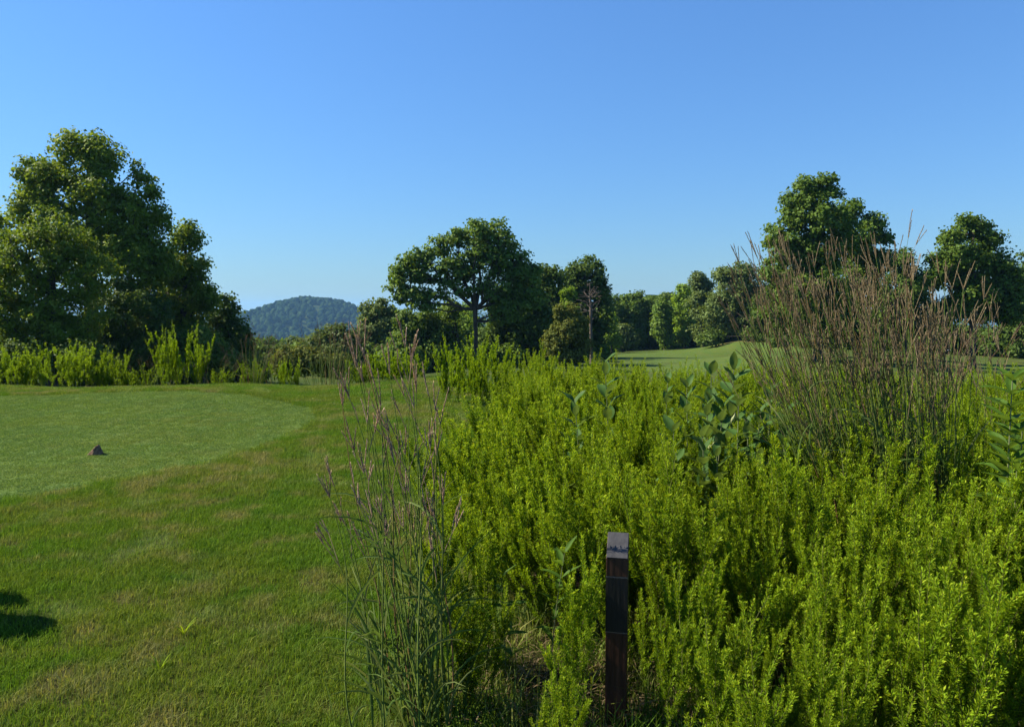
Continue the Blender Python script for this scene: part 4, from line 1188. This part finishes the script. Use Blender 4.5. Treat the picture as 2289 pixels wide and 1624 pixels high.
MW = [  # top u, v, distance, pairs, leaf length, lean, pods, label
    (1285, 880, 4.9, 7, 0.17, (-0.06, 0), 0, 'milkweed with upright blue green leaves standing alone nearest the lawn side'),
    (1352, 790, 6.2, 7, 0.19, (-0.05, 0), 0, 'milkweed rising above the field line against the pale fairway'),
    (1492, 838, 6.4, 6, 0.17, (0.02, 0), 0, 'low milkweed with folded leaves before the fairway, between two taller ones'),
    (1590, 812, 5.2, 6, 0.18, (0.0, 0), 0, 'milkweed half hidden left of the tallest milkweed'),
    (1640, 798, 4.8, 9, 0.19, (0.02, 0), 2, 'tallest milkweed with pale seed pods beside the big grass clump'),
    (1580, 880, 4.6, 8, 0.17, (-0.03, 0), 1, 'milkweed with a hanging pod in front of the tallest milkweed'),
    (1700, 900, 4.9, 7, 0.16, (0.05, 0), 1, 'milkweed tangled in the left edge of the big grass clump'),
    (1505, 945, 4.7, 5, 0.17, (-0.03, 0), 0, 'short milkweed with wide spread leaves low in the field'),
    (1362, 1060, 4.6, 3, 0.12, (0, 0), 0, 'small pale milkweed sunk among the bush clover'),
    (1465, 1065, 4.4, 3, 0.13, (0.03, 0), 0, 'small milkweed by the dark hollow in the field'),
    (1615, 890, 4.5, 7, 0.17, (0.04, 0), 0, 'leafy milkweed close in front of the tallest milkweed, its stem leaning away from the post'),
    (1672, 930, 4.4, 7, 0.16, (0.0, 0), 0, 'milkweed between the tallest milkweed and the lower part of the big grass clump'),
    (1570, 955, 4.3, 6, 0.16, (-0.04, 0), 0, 'lower milkweed in front of the leafy milkweed group'),
    (1725, 850, 5.3, 7, 0.17, (0.03, 0), 0, 'milkweed seen through the left stalks of the big grass clump'),
    (1535, 845, 5.6, 6, 0.16, (-0.02, 0), 0, 'slim milkweed behind the group, between it and the lone ones'),
    (1758, 900, 5.0, 7, 0.16, (0.03, 0), 0, 'milkweed half covered by the left stalks of the big grass clump, lower than its neighbour'),
    (1602, 1000, 4.2, 6, 0.15, (-0.02, 0), 0, 'low dark milkweed at the foot of the leafy milkweed group'),
    (1694, 1010, 4.2, 6, 0.15, (0.02, 0), 0, 'low milkweed where the leafy group meets the big grass clump'),
]
for i, (u, v, d, pr, ll, ln, pods, lab) in enumerate(MW):
    x, y, h = at_top(u, v, d)
    leafy('milkweed', lab, x - ln[0], y - ln[1], h * 0.94, int(pr * 1.5), MILK_BLADES, ll * 1.22, ln, 0.6, pods, 0.25, i)
x, y, h = at_top(1650, 905, 4.3)
leafy('broad_leaved_weed', 'leafy weed with wide pale lower leaves below the tallest milkweed', x, y, h, 11, MILK_BLADES, 0.17, (0, 0), 0.3, 0, 0.12, 31)
for i, (u, v, d, pr, ll, lab) in enumerate(((2262, 850, 3.6, 17, 0.21, 'tall weed with long pointed leaves cut by the right edge of the photo'), (2272, 1050, 3.5, 12, 0.21, 'leafy weed with broad drooping leaves low at the right edge'),
                                            (2235, 1080, 4.2, 9, 0.14, 'bushy pointed-leaf weed between the big grass clump and the right edge'),
                                            (2284, 960, 3.9, 13, 0.18, 'pointed-leaf weed behind the tall one at the right edge'), (2255, 1190, 3.7, 8, 0.15, 'short pointed-leaf weed below the others near the right edge'))):
    x, y, h = at_top(u, v, d)
    leafy('pointed_leaf_weed', lab, x, y, h, pr, LANCE_BLADES, ll, (0, 0), 0.25, 0, 0.15, 40 + i, whorl=4, taper=0.3)
x, y, h = at_top(1215, 1235, 3.1)
leafy('vine_shoot', 'pale green leafy shoot with pointed leaves in the gap left of the post', x + 0.03, y, h, 8, LANCE_BLADES, 0.11, (0.06, 0), 0.35, 0, 0.3, 50, 0.003, 2, 0.1)
x, y, h = at_top(1130, 1290, 3.1)
leafy('vine_shoot', 'second pale leafy shoot beside the near grass stalks', x, y, h, 6, LANCE_BLADES, 0.10, (-0.02, 0), 0.3, 0, 0.3, 51, 0.003, 2, 0.1)

for (u, v, nbl, lab) in ((411, 1421, 7, 'bright yellow green grass sprig standing out of the lawn'), (358, 1503, 6, 'small fresh sprig low in the lawn near the picture bottom'), (640, 1015, 9, 'lush darker grass tuft on the tee edge')):
    p = PG(u, v); rg = np.random.default_rng(int(u))
    e = empty('grass_sprig', (p[0], p[1], float(H(p[0], p[1])[0])))
    tag(e, lab, 'grass')
    for _ in range(nbl):
        a = rg.random() * 6.283; o = np.array((math.cos(a), math.sin(a), 0)); LL = rg.uniform(0.07, 0.13) * (1.0 if v > 1200 else 1.4); s = np.linspace(0, 1, 5)
        q = np.array((0, 0, 1.0)) * (LL * (s - 0.3 * s ** 2))[:, None] + o * (LL * 0.6 * s ** 1.5)[:, None]
        V, F = ribbon(q, 0.006 * np.array((0.7, 1, 0.9, 0.6, 0.05)), rg, o + np.array((0, 0, 0.3)))
        link('leaf', make_mesh('sprig_leaf', V, F, mats=(L_CLOVER if v > 1200 else M_ROUGH_BLADE,), tint=np.full(len(V), 0.6), smooth=True), e)

# white blossom on a thin stem before the mown rise
x, y, h = at_top(2122, 783, 8.6)
e = empty('white_wildflower', (x, y, float(H(x, y)[0])))
tag(e, 'white blossom on a thin stalk before the mown rise at right', 'flower')
V, F = tube([(0.05, 0, 0), (0.03, 0, h * 0.5), (0, 0, h)], [0.004, 0.003, 0.002], 5)
link('stem', make_mesh('flower_stem', V, F, mats=(M_MSTEM,)), e)
M_PETAL = plain_mat('petal', (0.8, 0.8, 0.8), 0.6)
pet = make_mesh('petal', *leaf_blade(0.032, 0.02, np.random.default_rng(3), 0.4, 0.2), mats=(M_PETAL,), smooth=True)
for a in range(6):
    o = link('petal', pet, e, (0, 0, h)); o.rotation_euler = (0.35, 0, a * 1.05)

# ------------------------------------------------------------------ marker post
def box_mesh(name, w, d, z0, z1, m, bev=0.002, slope=0.0):
    """Square post piece; slope lifts the back of the top."""
    bm = bmesh.new()
    vs = []
    for z, k in ((z0, 0), (z1, 1)):
        for sx, sy in ((-1, -1), (1, -1), (1, 1), (-1, 1)):
            vs.append(bm.verts.new((sx * w / 2, sy * d / 2, z + (slope if (k and sy > 0) else 0))))
    for f in ((3, 2, 1, 0), (4, 5, 6, 7), (0, 1, 5, 4), (1, 2, 6, 5), (2, 3, 7, 6), (3, 0, 4, 7)):
        bm.faces.new([vs[i] for i in f])
    bmesh.ops.recalc_face_normals(bm, faces=bm.faces)
    bmesh.ops.bevel(bm, geom=list(bm.edges), offset=bev, segments=2, affect='EDGES', profile=0.6)
    me = bpy.data.meshes.new(name)
    bm.to_mesh(me); bm.free()
    me.materials.append(m)
    return me
M_WOOD = plain_mat('stained_wood', (0.024, 0.010, 0.006), 0.5, 0.3, 22.0, (0.085, 0.034, 0.019), 0.35, 6.0, (3.0, 3.0, 0.18))
M_BLACK = plain_mat('black_band', (0.006, 0.006, 0.006), 0.5, 0.4, 30.0, (0.014, 0.013, 0.012), 0.2, 5.0, (3, 3, 0.3))
M_SLATE = plain_mat('slate_top', (0.026, 0.026, 0.029), 0.6, 0.3, 26.0, (0.055, 0.054, 0.058), 0.15, 8.0)
M_EDGE = plain_mat('worn_edge', (0.16, 0.12, 0.09), 0.7, 0.3)
pz = float(H(*POST)[0])
top = P(1380, 1248, POST[1] - 0.045)[2] - pz          # front edge of the sloping top
z_a = P(1380, 1289, POST[1] - 0.045)[2] - pz
z_b = P(1380, 1413, POST[1] - 0.045)[2] - pz
post = empty('marker_post', (POST[0], POST[1], pz), -0.20)
tag(post, 'dark square wooden marker post with slanted slate top and black band', 'post')
link('lower_post', box_mesh('lower_post', 0.0820, 0.0820, -0.15, z_b - 0.0015, M_WOOD), post)
link('black_band', box_mesh('black_band', 0.0835, 0.0835, z_b + 0.0015, z_a - 0.0015, M_BLACK), post)
hd = link('upper_block', box_mesh('upper_block', 0.0820, 0.0820, z_a + 0.0015, top, M_WOOD, 0.0015, 0.076), post)
seam = link('seam', box_mesh('seam', 0.0804, 0.0804, z_b - 0.004, z_b + 0.004, M_EDGE, 0.0005), post)
link('seam', box_mesh('seam', 0.0804, 0.0804, z_a - 0.004, z_a + 0.004, M_EDGE, 0.0005), post)
sl = box_mesh('slate_top', 0.0796, 0.110, -0.0015, 0.0045, M_SLATE, 0.001)
so = link('slate_top', sl, hd, (0, 0, top + 0.0385))
so.rotation_euler = (math.atan2(0.076, 0.0820), 0, 0)

# ------------------------------------------------------------------ tee marker stone
rb = PG(203, 1017)
def rock_mesh():
    bm = bmesh.new()
    bmesh.ops.create_icosphere(bm, subdivisions=4, radius=1.0)
    V = np.array([v.co[:] for v in bm.verts]); F = np.array([[v.index for v in f.verts] for f in bm.faces]); bm.free()
    W, Hh, Dp = 0.100, 0.172, 0.085
    planes = [((-0.70, -0.10, 0.70), 0.050), ((0.93, -0.12, 0.32), 0.083), ((-0.25, -0.92, 0.28), 0.062), ((0.45, -0.85, 0.22), 0.070), ((0, 0.9, 0.45), 0.075), ((-0.95, -0.2, -0.1), 0.100), ((0, 0, -1), 0.012), ((0.15, -0.2, 0.97), 0.150), ((-0.5, 0.7, 0.5), 0.08), ((0.7, 0.6, 0.35), 0.085)]
    U = unit(V)
    r = np.full(len(U), 9.0)
    o = np.array((0.012, 0.0, 0.0))
    for nrm, dist in planes:
        nn = np.array(nrm); nn = nn / np.linalg.norm(nn)
        c = U @ nn
        q = np.where(c > 1e-3, dist / np.maximum(c, 1e-3), 9.0)
        r = np.minimum(r, q)
    rg = np.random.default_rng(4)
    r = r * (1 + 0.02 * np.sin(U[:, 0] * 13 + 1) * np.sin(U[:, 2] * 11) + rg.normal(0, 0.006, len(U)))
    return make_mesh('stone', U * r[:, None] + o, F3=F, mats=(plain_mat('stone', (0.070, 0.040, 0.027), 0.9, 0.08, 28.0, (0.24, 0.155, 0.10), 0.5),), smooth=False)
st = link('tee_stone', rock_mesh(), None, (rb[0], rb[1] + 0.06, float(H(rb[0], rb[1])[0]) + 0.008))
st.scale = (0.92, 0.92, 0.92)
tag(st, 'pointed grey brown stone lying on the mown tee as marker', 'stone')

# white marker far off on the fairway
M_WHITE = plain_mat('white_paint', (0.8, 0.8, 0.78), 0.5)
p = P(1694, 776, 85)
z = float(H(p[0], p[1])[0])
V, F = tube([(0, 0, -0.05), (0, 0, 0.10), (0, 0, 0.22), (0, 0, 0.30), (0, 0, 0.31)], [0.10, 0.15, 0.15, 0.08, 0.005], 10)
tag(link('fairway_marker', make_mesh('fairway_marker', V, F, mats=(M_WHITE,), smooth=True), None, (p[0], p[1], z)), 'small white marker on the fairway behind the tall grass stalks', 'marker')

# ------------------------------------------------------------------ litter and small things
def litter(name, cxy, rad, n, label, mats_, seed, ln=(0.05, 0.18)):
    rg = np.random.default_rng(seed)
    parts, tt = [], []
    for _ in range(n):
        a, r_ = rg.random() * 6.283, rad * rg.random() ** 0.6
        x, y = cxy[0] + math.cos(a) * r_, cxy[1] + math.sin(a) * r_ * 1.2
        p0 = np.array((x, y, float(0) + 0.004 + rg.random() * 0.05))
        b = rg.random() * 6.283; L = rg.uniform(*ln)
        d = np.array((math.cos(b), math.sin(b), rg.normal(0.05, 0.2)))
        s = np.linspace(0, 1, 4)
        q = p0 + d * (L * s)[:, None] + np.array((0, 0, 1)) * (0.02 * np.sin(math.pi * s))[:, None]
        V, F = ribbon(q, 0.005 * rg.uniform(0.5, 1.2) * np.array((0.7, 1, 0.9, 0.3)), rg)
        parts.append((V, F)); tt.append(np.full(len(V), rg.random()))
    V, F = merge(parts)
    V[:, 2] += H(V[:, 0], V[:, 1])
    o = link(name, make_mesh(name, V, F, mats=(mats_,), tint=np.concatenate(tt)))
    tag(o, label, 'litter', kind='stuff')
litter('dry_litter', (0.13, 3.05), 0.42, 420, 'dry tan leaf litter in the gap left of the post', M_STRAW, 8)
litter('dry_grass_litter', (0.50, 2.85), 0.35, 260, 'dry straw around the foot of the post', M_STRAW, 9)

# made-up bin and ball washer, added out of view to cast the lawn shadows
def lathe(prof, m, name, sides=20):
    V, F = tube([(0, 0, z) for _, z in prof], [r for r, _ in prof], sides)
    return make_mesh(name, V, F, mats=(m,), smooth=True)
M_ADDED_BIN = plain_mat('added_bin_wood', (0.05, 0.025, 0.014), 0.6, 0.3, 20, (0.09, 0.05, 0.03), 0.3, 5, (2, 2, .2))
M_GREENP = plain_mat('green_paint', (0.02, 0.06, 0.03), 0.4)
tip = PG(132, 1412)
def shade_base(tip, h):
    L = h / math.tan(SUN_EL)
    return tip[0] - L * math.cos(SUN_AZ), tip[1] + L * math.sin(SUN_AZ)
bx, by = shade_base(tip, 1.20)
e = empty('added_shadow_bin', (bx - 0.1, by, float(H(bx, by)[0])))
tag(e, 'made-up dark slatted bin added out of view at left to cast the nearer lawn shadow', 'bin')
link('liner', lathe([(0.001, 0.02), (0.13, 0.02), (0.13, 1.0), (0.12, 1.0)], M_BLACK, 'liner'), e)
slat = box_mesh('slat', 0.045, 0.02, 0.03, 1.02, M_ADDED_BIN, 0.003)
for i in range(16):
    a = i * 6.2832 / 16
    o = link('slat', slat, e, (math.cos(a) * 0.15, math.sin(a) * 0.15, 0)); o.rotation_euler = (0, 0, a + math.pi / 2)
link('lid', lathe([(0.17, 1.03), (0.175, 1.06), (0.14, 1.15), (0.05, 1.2), (0.001, 1.2)], M_GREENP, 'lid'), e)
tip2 = PG(60, 1352)  # second unseen shadow caster, invented for the farther blot on the lawn
bx, by = shade_base(tip2, 1.15)
e = empty('added_shadow_washer', (bx, by, float(H(bx, by)[0])))
tag(e, 'made-up green ball washer added out of view at left to cast the farther lawn shadow', 'ball washer')
link('post', lathe([(0.03, -0.1), (0.03, 0.8)], M_BLACK, 'added_washer_post', 12), e)
link('housing', lathe([(0.001, 0.75), (0.10, 0.76), (0.12, 0.8), (0.12, 1.0), (0.09, 1.05), (0.001, 1.06)], M_GREENP, 'housing'), e)
link('plunger', lathe([(0.012, 1.05), (0.012, 1.12), (0.035, 1.12), (0.035, 1.15), (0.001, 1.152)], M_BLACK, 'plunger', 12), e)

# ------------------------------------------------------------------ haze
def haze():
    m, nt, out = mat('haze')
    pv = nd(nt, 'ShaderNodeVolumePrincipled')
    pv.inputs['Color'].default_value = (0.29, 0.60, 1.0, 1)
    pv.inputs['Density'].default_value = 0.00012
    pv.inputs['Anisotropy'].default_value = 0.2
    nt.links.new(pv.outputs[0], out.inputs['Volume'])
    bm = bmesh.new()
    bmesh.ops.create_cube(bm, size=1.0)
    me = bpy.data.meshes.new('haze'); bm.to_mesh(me); bm.free()
    me.materials.append(m)
    lo, hi = float(GV[:, 2].min()) - 1.0, 75.0
    o = link('haze', me, None, (0, 0, (lo + hi) / 2))
    o.scale = (14400, 14400, hi - lo)
    tag(o, kind='stuff')
haze()
